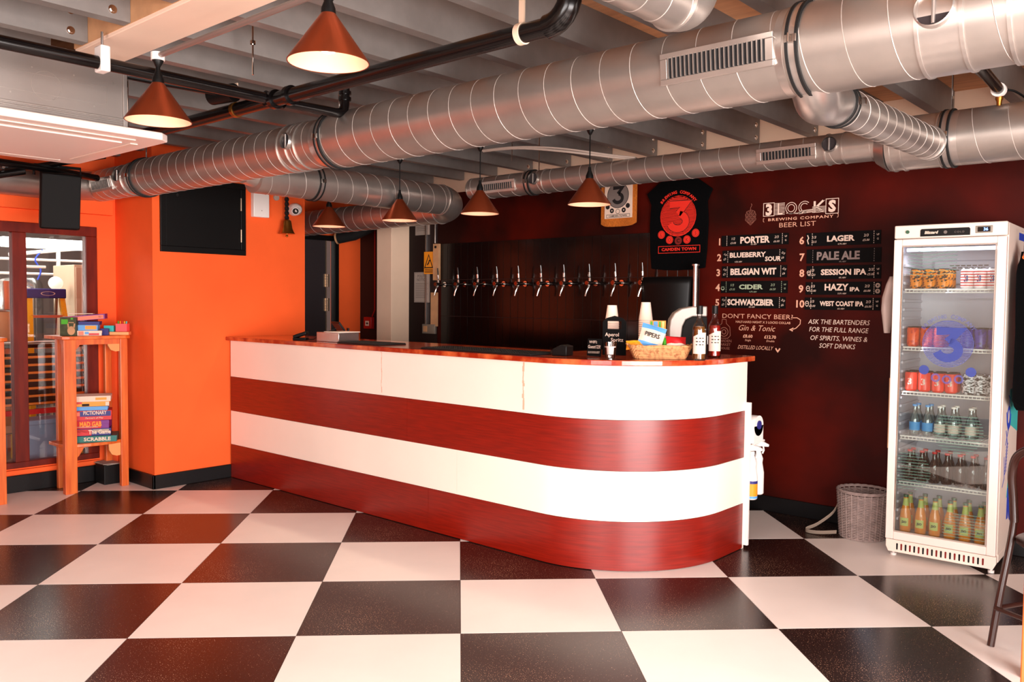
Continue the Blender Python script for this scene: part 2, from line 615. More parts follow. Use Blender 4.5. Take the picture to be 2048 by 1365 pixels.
ceiling = struct(MB().box(-4.45, XR, YF, YB, ZC, ZC + 0.05).build('ceiling', 'ply', smooth=False))
for k in range(-10, 11):
    x = -0.085 + 0.406 * k
    if not (-4.2 < x < XR - 0.1):
        continue
    for y0, y1 in ((YF + 0.02, -0.99), (-0.775, 2.96)):
        j = MB()
        j.box(x - 0.004, x, y0, y1, 2.53, ZC)
        j.box(x - 0.06, x - 0.004, y0, y1, 2.53, 2.534)
        j.box(x - 0.06, x - 0.004, y0, y1, ZC - 0.004, ZC)
        j.box(x - 0.06, x - 0.056, y0, y1, 2.534, 2.55)
        j.build('joist', 'steel_joist', ceiling, smooth=False)
        b = MB()
        ye = y1 - 0.07 if y0 < -2 else y1 - 0.06
        for z in (2.565, 2.65):
            b.cyl((x, ye, z), (x + 0.010, ye, z), 0.011, n=6)
            b.cyl((x, ye, z), (x + 0.003, ye, z), 0.017, n=14)
        if x > -2.2:
            b.build('joist_bolt', 'chrome', ceiling)
beam = MB().box(-1.45, XR, -0.985, -0.78, 2.515, ZC).build('cross_beam', 'beam', ceiling, smooth=False, bevel=0.003)
MB().box(-1.45, XR, -0.989, -0.985, 2.530, ZC).build('beam_side_board', 'tan', ceiling, smooth=False)

# walls
wall_back = struct(MB().box(-4.45, XR, YB, YB + 0.1, 0, 2.43).box(-4.45, XR, YB, YB + 0.1, 2.43, ZC).build('wall_back', 'maroon', smooth=False))
MB().box(-3.7, XR, YB - 0.012, YB, 2.43, ZC).build('upper_board', 'cream', wall_back, smooth=False)
MB().box(-4.45, -3.3, YB - 0.006, YB, 0.1, 2.43).build('side_panel', 'maroon_dark', wall_back, smooth=False)

wl = MB()
wl.box(XL - 0.12, XL, YF, -1.06, 0, ZC)
wl.box(XL - 0.12, XL, -1.06, 0.255, 0, 0.175)
wl.box(XL - 0.12, XL, -1.06, 0.255, 1.975, ZC)
wl.box(XL - 0.12, XL, 0.255, 0.40, 0, ZC)
wall_left = struct(wl.build('wall_left', 'orange', smooth=False))
MB().box(XL, XL + 0.06, YF, 0.36, 2.07, 2.40).build('wall_box_out', 'orange', wall_left, smooth=False, bevel=0.003)
wcol = struct(MB().box(XL - 0.12, -3.63, 0.40, 1.735, 0, ZC).build('wall_column', 'orange', smooth=False))
wr = MB()
wr.box(-4.57, -4.45, 1.735, 2.22, 0, ZC).box(-4.57, -4.45, 2.22, 2.70, 2.07, ZC).box(-4.57, -4.45, 2.70, YB, 0, ZC)
wr.box(-4.57, -3.63 - 0.6, 1.735, 1.745, 0, ZC)
struct(wr.build('wall_recess', 'orange', smooth=False))
struct(MB().box(XR, XR + 0.1, YF, YB, 0, 0.05).box(XR, XR + 0.1, YF, YB, 2.5, ZC).box(XR, XR + 0.1, 0.4, YB, 0.05, 2.5)
       .box(XR, XR + 0.1, YF, -4.2, 0.05, 2.5).build('wall_right', 'cream', smooth=False))
struct(MB().box(XL, XR, YF - 0.1, YF, 0, 0.5).box(XL, XR, YF - 0.1, YF, 2.5, ZC).box(XL, 0.9, YF - 0.1, YF, 0.5, 2.5)
       .box(3.7, XR, YF - 0.1, YF, 0.5, 2.5).build('wall_front', 'cream', smooth=False))
# skirtings
struct(MB().box(-3.3, XR, YB - 0.02, YB, 0, 0.105).build('baseboard_back', 'skirting', smooth=False, bevel=0.004))
struct(MB().box(XL, XL + 0.02, YF, 0.38, 0, 0.125).build('baseboard_left', 'skirting', smooth=False, bevel=0.004))
struct(MB().box(XL, -3.61, 0.38, 0.40, 0, 0.105).box(-3.63, -3.61, 0.38, 1.02, 0, 0.105).build('baseboard_column', 'skirting', smooth=False, bevel=0.004))
struct(MB().box(XL, XL + 0.03, YF, 0.255, 0.135, 0.165).build('trim_1', 'orange', smooth=False, bevel=0.003))

# pillar behind the bar
pil = MB().box(-3.72, -3.51, 2.60, 2.82, 0, 2.30)
pil = struct(pil.build('trim_2', 'cream', smooth=False, bevel=0.004))
MB().box(-3.72, -3.70, 2.81, 2.984, 0, 2.30).build('pillar_return', 'cream', pil, smooth=False)

# window_1 in the left wall
win = MB()
ox0, ox1, oz0, oz1 = -1.06, 0.255, 0.175, 1.975
win.box(XL - 0.06, XL + 0.012, ox0, ox1, oz1 - 0.075, oz1)
win.box(XL - 0.06, XL + 0.012, ox0, ox1, oz0, oz0 + 0.045)
win.box(XL - 0.06, XL + 0.012, ox1 - 0.085, ox1, oz0 + 0.045, oz1 - 0.075)
win.box(XL - 0.06, XL + 0.012, ox0, ox0 + 0.085, oz0 + 0.045, oz1 - 0.075)
window = struct(win.build('window_1', 'window_wood', smooth=False, bevel=0.004))
MB().box(XL - 0.05, XL + 0.018, -0.345, -0.250, oz0 + .045, oz1 - 0.075).build('mullion', 'window_wood', window, smooth=False, bevel=0.004)
for y0, y1 in ((-0.975, -0.345), (-0.250, 0.170)):
    MB().box(XL - 0.03, XL - 0.024, y0, y1, oz0 + .045, oz1 - .075).build('pane', 'pane', window, smooth=False)
MB().box(XL - 0.022, XL - 0.014, 0.158, 0.170, oz0 + .045, oz1 - .075).build('glazing_bead', 'steel', window, smooth=False)

# door_1 in the recess wall
dr = struct(MB().box(-4.50, -4.43, 2.22, 2.27, 0, 2.07).box(-4.50, -4.43, 2.65, 2.70, 0, 2.07).box(-4.50, -4.43, 2.27, 2.65, 2.02, 2.07)
            .build('door_1', 'black', smooth=False, bevel=0.003))
MB().box(-4.50, -4.47, 2.27, 2.56, 0.01, 2.02).build('door_leaf', 'door_dark', dr, smooth=False)
MB().box(-4.50, -4.465, 2.565, 2.575, 0.01, 2.02).build('edge_strip', 'hinge', dr, smooth=False)
for z in (1.32, 1.56):
    h = MB()
    for q in range(5):
        h.cyl((-4.457, 2.57, z + q * 0.026), (-4.457, 2.57, z + q * 0.026 + 0.023), 0.016, n=10)
    h.box(-4.464, -4.460, 2.535, 2.605, z, z + 0.127)
    h.build('hinge', 'hinge', dr)

# ------------------------------------------------------------ painted writing and boards on the back wall
WT = Matrix.Translation((0, YB - 0.001, 0)) @ FACE_S
WB = Matrix.Translation((0, YB - 0.007, 0)) @ FACE_S
# hop cone
hop = MB()
cx, cy = -0.151, 2.045
rowz = [(0.030, 1), (0.018, 2), (0.004, 3), (-0.011, 2), (-0.025, 3), (-0.038, 2), (-0.050, 1)]
for dz, n in rowz:
    for i in range(n):
        x = cx + (i - (n - 1) / 2) * 0.026
        hop.stroke([(x - 0.013, cy + dz + 0.008), (x - 0.012, cy + dz - 0.004), (x, cy + dz - 0.015), (x + 0.012, cy + dz - 0.004), (x + 0.013, cy + dz + 0.008)], 0.003, WT)
        hop.stroke([(x - 0.006, cy + dz + 0.004), (x, cy + dz - 0.008), (x + 0.006, cy + dz + 0.004)], 0.0016, WT)
hop.stroke([(cx, cy + 0.03), (cx - 0.002, cy + 0.055), (cx + 0.008, cy + 0.075), (cx + 0.002, cy + 0.085)], 0.003, WT)
hop.stroke([(cx - 0.038, cy + 0.0), (cx - 0.03, cy + 0.03), (cx, cy + 0.042), (cx + 0.03, cy + 0.03), (cx + 0.038, cy), (cx + 0.026, cy - 0.035), (cx, cy - 0.064), (cx - 0.026, cy - 0.035)], 0.003, WT, closed=True)
hop.build('hop_drawing', 'chalk_faint', wall_back, smooth=False)
# logo
lg = MB()
lg.frame(-0.057, 0.020, 2.036, 2.124, 0.004, WT)
lg.frame(0.375, 0.457, 2.028, 2.124, 0.004, WT)
put_text(lg, '3', -0.018, 2.045, 0.100, WT, bold=0.05)
put_text(lg, 'S', 0.416, 2.042, 0.100, WT, bold=0.05)
for q in range(9):
    lg.rect(0.024, 0.095, 2.040 + q * 0.0095, 2.0435 + q * 0.0095, WT)
for q in range(5):
    lg.rect(0.285, 0.372, 2.040 + q * 0.009, 2.0435 + q * 0.009, WT)
lg.stroke([(0.050, 2.115), (0.050, 2.045), (0.080, 2.045)], 0.008, WT, 0.0012)
for r in (0.040, 0.026):
    lg.disc(0.140, 2.080, r, WT, r0=r - 0.004)
for r in (0.040, 0.026):
    pts = [(0.232 + r * math.cos(R(a)), 2.080 + r * math.sin(R(a))) for a in range(45, 320, 20)]
    lg.stroke(pts, 0.004, WT)
for q in range(4):
    lg.stroke([(0.105 + q * 0.01, 2.048 - q * .002), (0.19 + q * 0.02, 2.040 + q * 0.005)], 0.003, WT)
    lg.stroke([(0.195, 2.038 + q * .006), (0.29, 2.046 + q * 0.006)], 0.003, WT)
lg.stroke([(0.300, 2.115), (0.300, 2.042)], 0.014, WT)
lg.stroke([(0.356, 2.118), (0.312, 2.078), (0.352, 2.042)], 0.010, WT)
lg.stroke([(0.366, 2.118), (0.322, 2.078), (0.362, 2.042)], 0.003, WT)
lg.build('painted_logo', 'chalk', wall_back, smooth=False)
t = MB()
put_text(t, 'BREWING COMPANY', 0.203, 2.001, 0.026, WT, bold=0.02, width=0.448, space=1.2)
t.stroke([(-0.05, 2.02), (-0.057, 2.02), (-0.057, 2.0), (-0.05, 1.996)], 0.003, WT)
t.stroke([(0.45, 2.026), (0.457, 2.022), (0.457, 2.006), (0.45, 2.0)], 0.003, WT)
put_text(t, 'BEER LIST', 0.185, 1.954, 0.045, WT, bold=-0.004, width=0.252)
t.build('painted_lettering', 'chalk_orange', wall_back, smooth=False)

rows = [
    ('1', -0.383, -0.366, 0.128, 1.915, 1.838, 'PORTER', 0.218, 'chalk', ('1/2', '£3.00'), ('2/3', '£6.00'), '4% ABV', 0.062),
    ('2', -0.384, -0.356, 0.112, 1.809, 1.719, 'BLUEBERRY', 0.27, 'chalk', None, None, '4.5% ABV', 0.047),
    ('3', -0.389, -0.358, 0.122, 1.698, 1.615, 'BELGIAN WIT', 0.34, 'chalk', None, None, '', 0.060),
    ('4', -0.391, -0.364, 0.130, 1.592, 1.508, 'CIDER', 0.178, 'chalk_green', ('1/3', '£3.35'), ('2/3', '£6.50'), '4.7% ABV', 0.044),
    ('5', -0.392, -0.363, 0.118, 1.482, 1.402, 'SCHWARZBIER', 0.346, 'chalk', None, None, '5% ABV', 0.058),
    ('6', 0.219, 0.250, 0.730, 1.906, 1.818, 'LAGER', 0.178, 'chalk', ('1/3', '£2.5'), ('2/3', '£5.00'), '4.7% ABV', 0.050),
    ('7', 0.224, 0.257, 0.735, 1.797, 1.704, 'PALE ALE', 0.278, 'chalk_grey', None, None, '4% ABV', 0.072),
    ('8', 0.225, 0.259, 0.737, 1.688, 1.600, 'SESSION IPA', 0.292, 'chalk', ('1/3', '£2.50'), ('2/3', '£5.00'), '4% ABV', 0.050),
    ('9', 0.222, 0.256, 0.740, 1.581, 1.497, 'HAZY', 0.155, 'chalk', ('1/3', '£3.00'), ('2/3', '£6.00'), '5.5% ABV', 0.052),
    ('10', 0.220, 0.252, 0.737, 1.479, 1.398, 'WEST COAST IPA', 0.282, 'chalk', ('1/3', '£3.00'), ('2/3', '£6.00'), '6% ABV', 0.042),
]
descr = {'1': 'PORTER', '2': 'BLUEBERRY SOUR', '3': 'BELGIAN WIT', '4': 'CIDER', '5': 'SCHWARZBIER', '6': 'LAGER', '7': 'faded PALE ALE',
         '8': 'SESSION IPA', '9': 'HAZY IPA', '10': 'WEST COAST IPA'}
num = MB()
for (n, nx, x0, x1, z1, z0, nm, nw, cm, pa, pb, abv, hs) in rows:
    zc = (z0 + z1) / 2
    put_text(num, n, nx, zc - 0.026, 0.068, WT, bold=0.03)
    bx = thing('beer_board', 'long narrow blackboard strip on the dark red wall reading ' + descr[n], 'sign',
               ((x0 + x1) / 2, YB - 0.003, zc), group='chalked beer boards of the beer list')
    hw, hh = (x1 - x0) / 2, (z1 - z0) / 2
    MB().box(-hw, hw, -0.004, 0.003, -hh, hh).build('board', 'board', bx, smooth=False)
    T = Matrix.Translation((0, -0.0045, 0)) @ FACE_S
    t = MB()
    off = {'1': (-0.112 + 0.119) * 1 - 0.0, '9': -0.045}.get(n, 0.0)
    if n == '2':
        put_text(t, 'BLUEBERRY', -0.164 - bx.location.x, -0.005, hs, T, bold=0.035, width=nw)
        put_text(t, 'SOUR', 0.023 - bx.location.x, -0.035, 0.042, T, bold=0.035, width=0.115)
    elif n == '9':
        put_text(t, 'HAZY', -0.037, -0.012, 0.058, T, bold=0.035, width=0.155)
        put_text(t, 'IPA', 0.080, -0.018, 0.036, T, bold=0.035, width=0.062)
    else:
        px_ = {'1': -0.112, '3': -0.121, '4': -0.134, '5': -0.137, '6': 0.48, '7': 0.465, '8': 0.502, '10': 0.495}[n] - bx.location.x
        put_text(t, nm, px_, -hs * 0.32, hs, T, bold=0.04, width=nw)
    t.build('beer_name', cm, bx, smooth=False)
    t = MB()
    sc = 0.018
    if pa:
        xa = {'1': -0.275, '4': -0.275, '6': 0.305, '8': 0.298, '9': 0.305, '10': 0.303}[n] - bx.location.x
        put_text(t, pa[0], xa, 0.006, 0.024, T, shear=0.2)
        put_text(t, pa[1], xa, -0.022, 0.019, T, shear=0.2)
        xb = {'1': 0.045, '4': 0.025, '6': 0.640, '8': 0.675, '9': 0.655, '10': 0.665}[n] - bx.location.x
        put_text(t, pb[0], xb, 0.006, 0.024, T, shear=0.2)
        put_text(t, pb[1], xb, -0.022, 0.019, T, shear=0.2)
    else:
        for sx, tx in ((-hw + 0.02, ('1/3', '£3')), (hw - 0.02, ('2/3', '£6'))):
            if n == '7':
                continue
            put_text(t, tx[0], sx, 0.010, 0.02, T, shear=0.2, rot=-0.5)
            put_text(t, tx[1], sx, -0.022, 0.02, T, shear=0.2, rot=0.2)
    if abv:
        put_text(t, abv, (-0.11 if n == '2' else 0.0), -hh + 0.004, 0.014, T, shear=0.2)
    if n in '6,8,10,4':
        put_text(t, 'VF', hw - 0.018, 0.010, 0.017, T)
        put_text(t, 'G', hw - 0.018, -0.016, 0.017, T)
    if n == '9':
        for yy in (0.018, -0.018):
            t.disc(hw - 0.02, yy, 0.014, T, r0=0.0115)
            t.disc(hw - 0.02, yy, 0.008, T, r0=0.006)
    # dotted dividers
    for xd in (-hw + 0.042, hw - 0.042):
        for q in range(6):
            t.rect(xd - 0.0015, xd + 0.0015, -hh + 0.006 + q * hh * 0.32, -hh + 0.014 + q * hh * 0.32, T)
    # little drawing at the left end
    if n in ('4', '8', '9', '10'):
        t.disc(-hw + 0.016, -0.010 if n == '4' else 0.0, 0.013, T, r0=0.010, ry=0.018 if n in ('9', '10') else 0.013)
        t.stroke([(-hw + 0.006, 0.004), (-hw + 0.016, 0.0), (-hw + 0.026, 0.004)], 0.003, T)
        t.stroke([(-hw + 0.008, -0.014), (-hw + 0.016, -0.02), (-hw + 0.026, -0.012)], 0.003, T)
    if n == '6':
        t.stroke([(-hw + 0.010, 0.03), (-hw + 0.018, 0.01), (-hw + 0.010, -0.005), (-hw + 0.018, -0.03)], 0.006, T)
    stuff(t.build('price_lettering', 'chalk_grey' if n == '7' else ('chalk_green' if n == '4' else 'chalk'), bx, smooth=False))
num.build('painted_numerals', 'chalk_orange', wall_back, smooth=False)

low = MB()
put_text(low, "DON'T FANCY BEER?", -0.089, 1.330, 0.045, WT, bold=-0.002, width=0.52)
put_text(low, 'HALF-HARD NIGHT X 3 LOCKS COLLAB', -0.045, 1.298, 0.022, WT, bold=0.01, width=0.40)
put_text(low, 'Gin & Tonic', -0.085, 1.245, 0.056, WT, shear=0.35, width=0.27)
put_text(low, '£8.60', -0.152, 1.196, 0.030, WT, bold=0.03, width=0.072)
put_text(low, '£12.70', 0.013, 1.195, 0.030, WT, bold=0.03, width=0.085)
put_text(low, 'Single', -0.150, 1.171, 0.020, WT, shear=0.2)
put_text(low, 'Double', 0.016, 1.171, 0.020, WT, shear=0.2)
put_text(low, 'DISTILLED LOCALLY', -0.093, 1.115, 0.038, WT, shear=0.4, width=0.265)
low.stroke([(0.168, 1.341), (0.200, 1.342), (0.224, 1.328), (0.222, 1.300), (0.195, 1.272), (0.165, 1.260)], 0.005, WT)
low.prism([(0.146, 1.260), (0.176, 1.276), (0.172, 1.248)], 0, 0.0006, WT)
low.stroke([(0.055, 1.13), (0.062, 1.118), (0.07, 1.108), (0.078, 1.118), (0.085, 1.13)], 0.010, WT)
low.build('painted_lettering', 'chalk_orange', wall_back, smooth=False)
low = MB()
put_text(low, 'ASK THE BARTENDERS', 0.477, 1.304, 0.044, WT, shear=0.2, width=0.40)
put_text(low, 'FOR THE FULL RANGE', 0.478, 1.253, 0.044, WT, shear=0.2, width=0.385)
put_text(low, 'OF SPIRITS, WINES &', 0.480, 1.197, 0.044, WT, shear=0.2, width=0.37)
put_text(low, 'SOFT DRINKS', 0.473, 1.147, 0.044, WT, shear=0.2, width=0.235)
low.build('painted_lettering', 'chalk', wall_back, smooth=False)
em = MB()   # faint bottle emblem left of the gin lines
ex, ez = -0.335, 1.235
em.stroke([(ex - 0.015, ez + 0.085), (ex + 0.015, ez + 0.085), (ex + 0.018, ez + 0.055), (ex + 0.045, ez + 0.03), (ex + 0.05, ez - 0.03), (ex + 0.03, ez - 0.05), (ex - 0.03, ez - 0.05), (ex - 0.05, ez - 0.03), (ex - 0.045, ez + 0.03), (ex - 0.018, ez + 0.055)], 0.004, WT, closed=True)
em.disc(ex, ez - 0.005, 0.034, WT, r0=0.029)
em.disc(ex, ez - 0.005, 0.018, WT, r0=0.013)
put_text(em, 'GARDEN', ex + 0.005, ez - 0.078, 0.028, WT)
put_text(em, 'MARKET', ex + 0.005, ez - 0.104, 0.026, WT)
put_text(em, 'HOUSE', ex + 0.010, ez - 0.130, 0.024, WT)
em.build('painted_emblem', 'chalk_faint', wall_back, smooth=False)

# ------------------------------------------------------------ tiled splashback and taps
sp = thing('tiled_splashback', 'black glazed vertical tile panel on the wall behind the beer taps', 'tile panel', (-3.235, YB, 0.0))
MB().box(0, 2.70, -0.012, -0.007, 0.95, 1.965).build('grout_bed', 'splash_grout', sp, smooth=False)
tw, th_ = 0.087, 0.325
tile_m = {}
for i in range(31):
    for j in range(3):
        if j == 2 and i > 25:
            pass
        x = 0.002 + i * tw
        z = 0.955 + j * 0.337
        m = MB().box(-tw / 2 + 0.0012, tw / 2 - 0.0012, -0.007, 0.0, -0.167, 0.167)
        if 'a' not in tile_m:
            o = m.build('wall_tile', 'splash', sp, smooth=False, bevel=0.0012)
            tile_m['a'] = o
        else:
            o = tile_m['a'].copy()
            COL.objects.link(o)
            o.parent = sp
        o.location = (x + tw / 2, -0.012, z + 0.168)
        o.rotation_euler = (random.uniform(-.003, .003), 0, random.uniform(-.006, .006))

tapx = [-3.177, -2.915, -2.671, -2.437, -2.190, -1.943, -1.702, -1.448, -1.201, -0.956]
ords = ['leftmost', 'second from the left', 'third from the left', 'fourth from the left', 'fifth from the left',
        'fifth from the right', 'fourth from the right', 'third from the right', 'second from the right', 'rightmost']
tap = thing('beer_tap', 'chrome beer tap, leftmost of the ten on the black tiles', 'beer tap', (tapx[0], YB - 0.022, 1.585), group='row of ten beer taps')
b = MB()
b.cyl((0, 0, 0), (0, -0.006, 0), 0.024, n=20).cyl((0, -0.006, 0), (0, -0.085, 0), 0.012, n=14).cyl((0, -0.060, 0), (0, -0.125, 0), 0.017, n=16)
b.cyl((0, -0.085, -0.012), (0, -0.085, 0.040), 0.013, 0.010, n=14)
b.build('tap_body', 'chrome', tap)
MB().cyl((0, -0.125, 0), (0, -0.131, 0), 0.015, n=16).build('front_cap', 'copper', tap)
MB().tube([(0, -0.085, 0.038), (0, -0.088, 0.07), (0, -0.092, 0.115), (0, -0.098, 0.150)], [0.004, 0.005, 0.0065, 0.005], n=10).build('lever', 'black_gloss', tap)
MB().tube([(0, -0.09, 0.05), (0.001, -0.095, 0.085)], 0.0085, n=10).build('lever_collar', 'chrome', tap)
MB().tube([(0, -0.095, -0.01), (0, -0.105, -0.035), (-0.010, -0.115, -0.070), (-0.018, -0.118, -0.105)], [0.010, 0.0085, 0.0075, 0.0075], n=10).build('spout', 'chrome', tap)
MB().tube([(0.012, -0.08, 0), (0.055, -0.085, 0.002), (0.062, -0.085, 0.002)], [0.004, 0.004, 0.007], n=8).build('flow_lever', 'chrome', tap)
for i in range(1, 10):
    dup(tap, (tapx[i], YB - 0.022, 1.585), label='chrome beer tap, %s of the ten on the black tiles' % ords[i])

# wall furniture left of the tiles
pn = thing('notice_sheet', 'framed polite notice sheet pinned low on the dark wall beside the taps', 'notice', (-3.51, YB - 0.006, 1.56), group='papers pinned beside the taps')
MB().box(-0.108, 0.108, -0.004, 0, -0.145, 0.145).build('sheet', 'paper_dim', pn, smooth=False)
T = Matrix.Translation((0, -0.0045, 0)) @ FACE_S
t = MB()
put_text(t, 'POLITE', 0, 0.095, 0.038, T, bold=0.02)
put_text(t, 'NOTICE', 0, 0.060, 0.038, T, bold=0.02)
for q in range(9):
    t.rect(-0.085, 0.085 - (q % 3) * 0.02, 0.035 - q * 0.017, 0.040 - q * 0.017, T)
t.frame(-0.1, 0.1, -0.138, 0.138, 0.003, T)
t.build('printed_text', 'ink_grey', pn, smooth=False)
pn = thing('notice_sheet', 'plain pale sheet high on the dark wall just under the duct', 'notice', (-3.505, YB - 0.006, 2.13), group='papers pinned beside the taps')
MB().box(-0.10, 0.10, -0.003, 0, -0.07, 0.13).build('sheet', 'paper_dim', pn, smooth=False)
t = MB()
for q in range(8):
    t.rect(-0.08, 0.08 - (q % 3) * 0.02, 0.09 - q * 0.017, 0.094 - q * 0.017, Matrix.Translation((0, -0.0035, 0)) @ FACE_S)
t.build('printed_text', 'ink_grey', pn, smooth=False)
ws = thing('warning_sign', 'yellow warning sign with a black triangle beside the leftmost tap', 'sign', (-3.385, YB - 0.036, 1.79))
MB().box(-0.062, 0.075, -0.004, 0, -0.105, 0.105).build('plate', 'amber', ws, smooth=False)
t = MB()
T = Matrix.Translation((0, -0.0045, 0)) @ FACE_S
t.stroke([(-0.05, -0.045), (0.058, -0.045), (0.004, 0.075)], 0.010, T, closed=True)
t.stroke([(-0.016, -0.02), (0.004, 0.0), (0.012, 0.02), (0.024, 0.025)], 0.014, T)
for q in range(3):
    t.rect(-0.05, 0.06, -0.066 - q * 0.013, -0.060 - q * 0.013, T)
t.build('warning_symbol', 'ink', ws, smooth=False)
tag(MB().box(-3.445, -3.430, YB - 0.030, YB - 0.006, 1.17, 2.26).build('conduit', 'steel', smooth=False, bevel=0.002), 'straight grey metal conduit from the socket up past the yellow sign', 'conduit', 'conduits beside the taps')
tag(MB().cyl((-3.318, YB - 0.016, 1.975), (-3.318, YB - 0.016, 2.3), 0.008, n=10).build('conduit', 'steel'), 'thin grey conduit above the wooden strip beside the tiles', 'conduit', 'conduits beside the taps')
w = thing('wooden_strip', 'narrow upright wooden strip at the left edge of the black tiles', 'wood strip', (-3.275, YB - 0.045, 1.79))
MB().box(-0.036, 0.036, -0.006, 0.024, -0.165, 0.175).build('board', 'tan', w, smooth=False)
MB().cyl((0, -0.007, 0.145), (0, -0.0125, 0.145), 0.012, n=14).build('screw_head', 'black', w)
w = thing('price_strip', 'tall pale printed strip under the leftmost tap, above the double socket', 'notice', (-3.325, YB - 0.020, 1.34))
MB().box(-0.045, 0.040, -0.003, 0.014, -0.15, 0.17).build('board', 'tan', w, smooth=False)
w = thing('wall_socket', 'metal double wall socket beside the black tiles, above the back counter', 'socket', (-3.39, YB - 0.010, 1.163))
MB().box(-0.088, 0.085, -0.022, 0.004, -0.045, 0.045).build('plate', 'grey_socket', w, bevel=0.003)
for x in (-0.042, 0.042):
    MB().box(x - 0.028, x + 0.028, -0.026, -0.0225, -0.028, 0.028).build('socket_face', 'tan' if x < 0 else 'grey_socket', w, bevel=0.002)

# left of the pillar
w = thing('distribution_box', 'grey metal box with rows of slots on the dark wall left of the pillar', 'electrical box', (-3.89, YB - 0.0, 1.235))
MB().box(-0.10, 0.10, -0.05, -0.006, -0.085, 0.085).build('box', 'grey_socket', w, bevel=0.004)
t = MB()
T = Matrix.Translation((0, -0.0505, 0)) @ FACE_S
for r in (0.015, -0.06):
    for q in range(5):
        t.rect(-0.075 + q * 0.03, -0.055 + q * 0.03, r, r + 0.04, T)
t.build('slots', 'paper_dim', w, smooth=False)
tag(MB().cyl((-3.86, YB - 0.02, 1.33), (-3.86, YB - 0.02, 2.35), 0.009, n=10).build('conduit', 'steel'), 'thin steel conduit rising from the grey electrical box left of the pillar', 'conduit')
w = thing('fire_call_point', 'red fire alarm call point on the dark wall beyond the bar', 'alarm', (-4.28, YB - 0.006, 1.20))
MB().box(-0.06, 0.06, -0.045, 0, -0.06, 0.06).build('box', 'redpaint', w, bevel=0.005)
t = MB()
T = Matrix.Translation((0, -0.0465, 0)) @ FACE_S
t.rect(-0.03, 0.03, -0.03, 0.02, T)
t.build('glass_plate', 'paper', w, smooth=False)
t = MB()
t.disc(0, -0.005, 0.011, Matrix.Translation((0, -0.0475, 0)) @ FACE_S)
t.stroke([(-0.025, -0.005), (0.025, -0.005)], 0.004, Matrix.Translation((0, -0.0475, 0)) @ FACE_S)
t.build('press_mark', 'ink', w, smooth=False)
tag(MB().tube([(-4.24, YB - 0.02, 1.265), (-4.20, YB - 0.02, 1.33), (-4.20, YB - 0.02, 2.3)], 0.006, n=8).build('red_conduit', 'redpaint'), 'thin red conduit running up from the fire call point', 'conduit')
w = thing('flexible_duct', 'short bent black flexible pipe poking from the wall under the ducts', 'pipe', (-3.95, 2.80, 2.05))
pts = [V((-0.36, -0.20, -0.01)), V((-0.22, -0.12, 0.02)), V((-0.08, -0.04, 0.09)), V((0.02, 0.05, 0.20))]
MB().tube(pts, 0.055, n=16).build('pipe', 'black_matt', w)
MB().cyl((-0.375, -0.208, -0.013), (-0.36, -0.20, -0.010), 0.058, n=18).build('end_collar', 'tan', w)

# ------------------------------------------------------------ things hung on the back wall
pe = thing('bar_towel', 'mustard bar towel with a printed emblem of a black numeral hanging under the duct', 'towel', (-1.235, YB - 0.03, 2.20))
m = MB()
nx_, nz_ = 12, 16
vs, fs = [], []
for layer in (0, 1):
    for j in range(nz_ + 1):
        for i in range(nx_ + 1):
            u, v_ = i / nx_, j / nz_
            x = -0.165 + 0.33 * u
            z = -0.175 + 0.37 * v_
            if j == 0:
                z += 0.02 * abs(2 * u - 1) ** 6
            y = -0.006 * math.sin(u * 9) * (1 - v_) + (0.004 if layer else -0.004)
            vs.append((x * (0.96 if j == 0 else 1), y, z))
n1 = (nx_ + 1) * (nz_ + 1)
for layer in (0, 1):
    for j in range(nz_):
        for i in range(nx_):
            a = layer * n1 + j * (nx_ + 1) + i
            fs.append((a, a + 1, a + nx_ + 2, a + nx_ + 1))
for j in range(nz_):
    for i in (0, nx_):
        a = j * (nx_ + 1) + i
        fs.append((a, a + nx_ + 1, n1 + a + nx_ + 1, n1 + a))
for i in range(nx_):
    for j in (0, nz_):
        a = j * (nx_ + 1) + i
        fs.append((a, a + 1, n1 + a + 1, n1 + a))
m.add(vs, fs)
m.build('towelling', 'mustard', pe)
MB().box(-0.125, 0.130, -0.014, -0.008, -0.112, 0.19).build('printed_panel', 'paper', pe, smooth=False)
T = Matrix.Translation((0, -0.0145, 0)) @ FACE_S
MB().disc(0, 0.065, 0.098, T, 0.001).build('emblem_disc', 'ink_grey', pe, smooth=False)
t = MB()
t.disc(0, 0.065, 0.100, T, 0.0015, r0=0.096)
three(t, 0, 0.068, 0.135, T, 0.002)
for x, z in ((-0.095, -0.02), (0.092, -0.02)):
    t.disc(x, z, 0.019, T, 0.001)
for x, z in ((-0.055, -0.052), (0.055, -0.052)):
    t.disc(x, z, 0.019, T, 0.001, r0=0.006)
t.disc(0, -0.060, 0.019, T, 0.001, r0=0.016)
t.frame(-0.105, 0.11, -0.105, -0.082, 0.003, T)
put_text(t, 'CAMDEN TOWN', 0, -0.0995, 0.017, T, bold=0.03, width=0.17)
t.build('printed_emblem', 'ink', pe, smooth=False)
MB().cyl((-0.17, 0.0, 0.197), (0.17, 0.0, 0.197), 0.006, n=10).build('hanging_rod', 'black', pe)

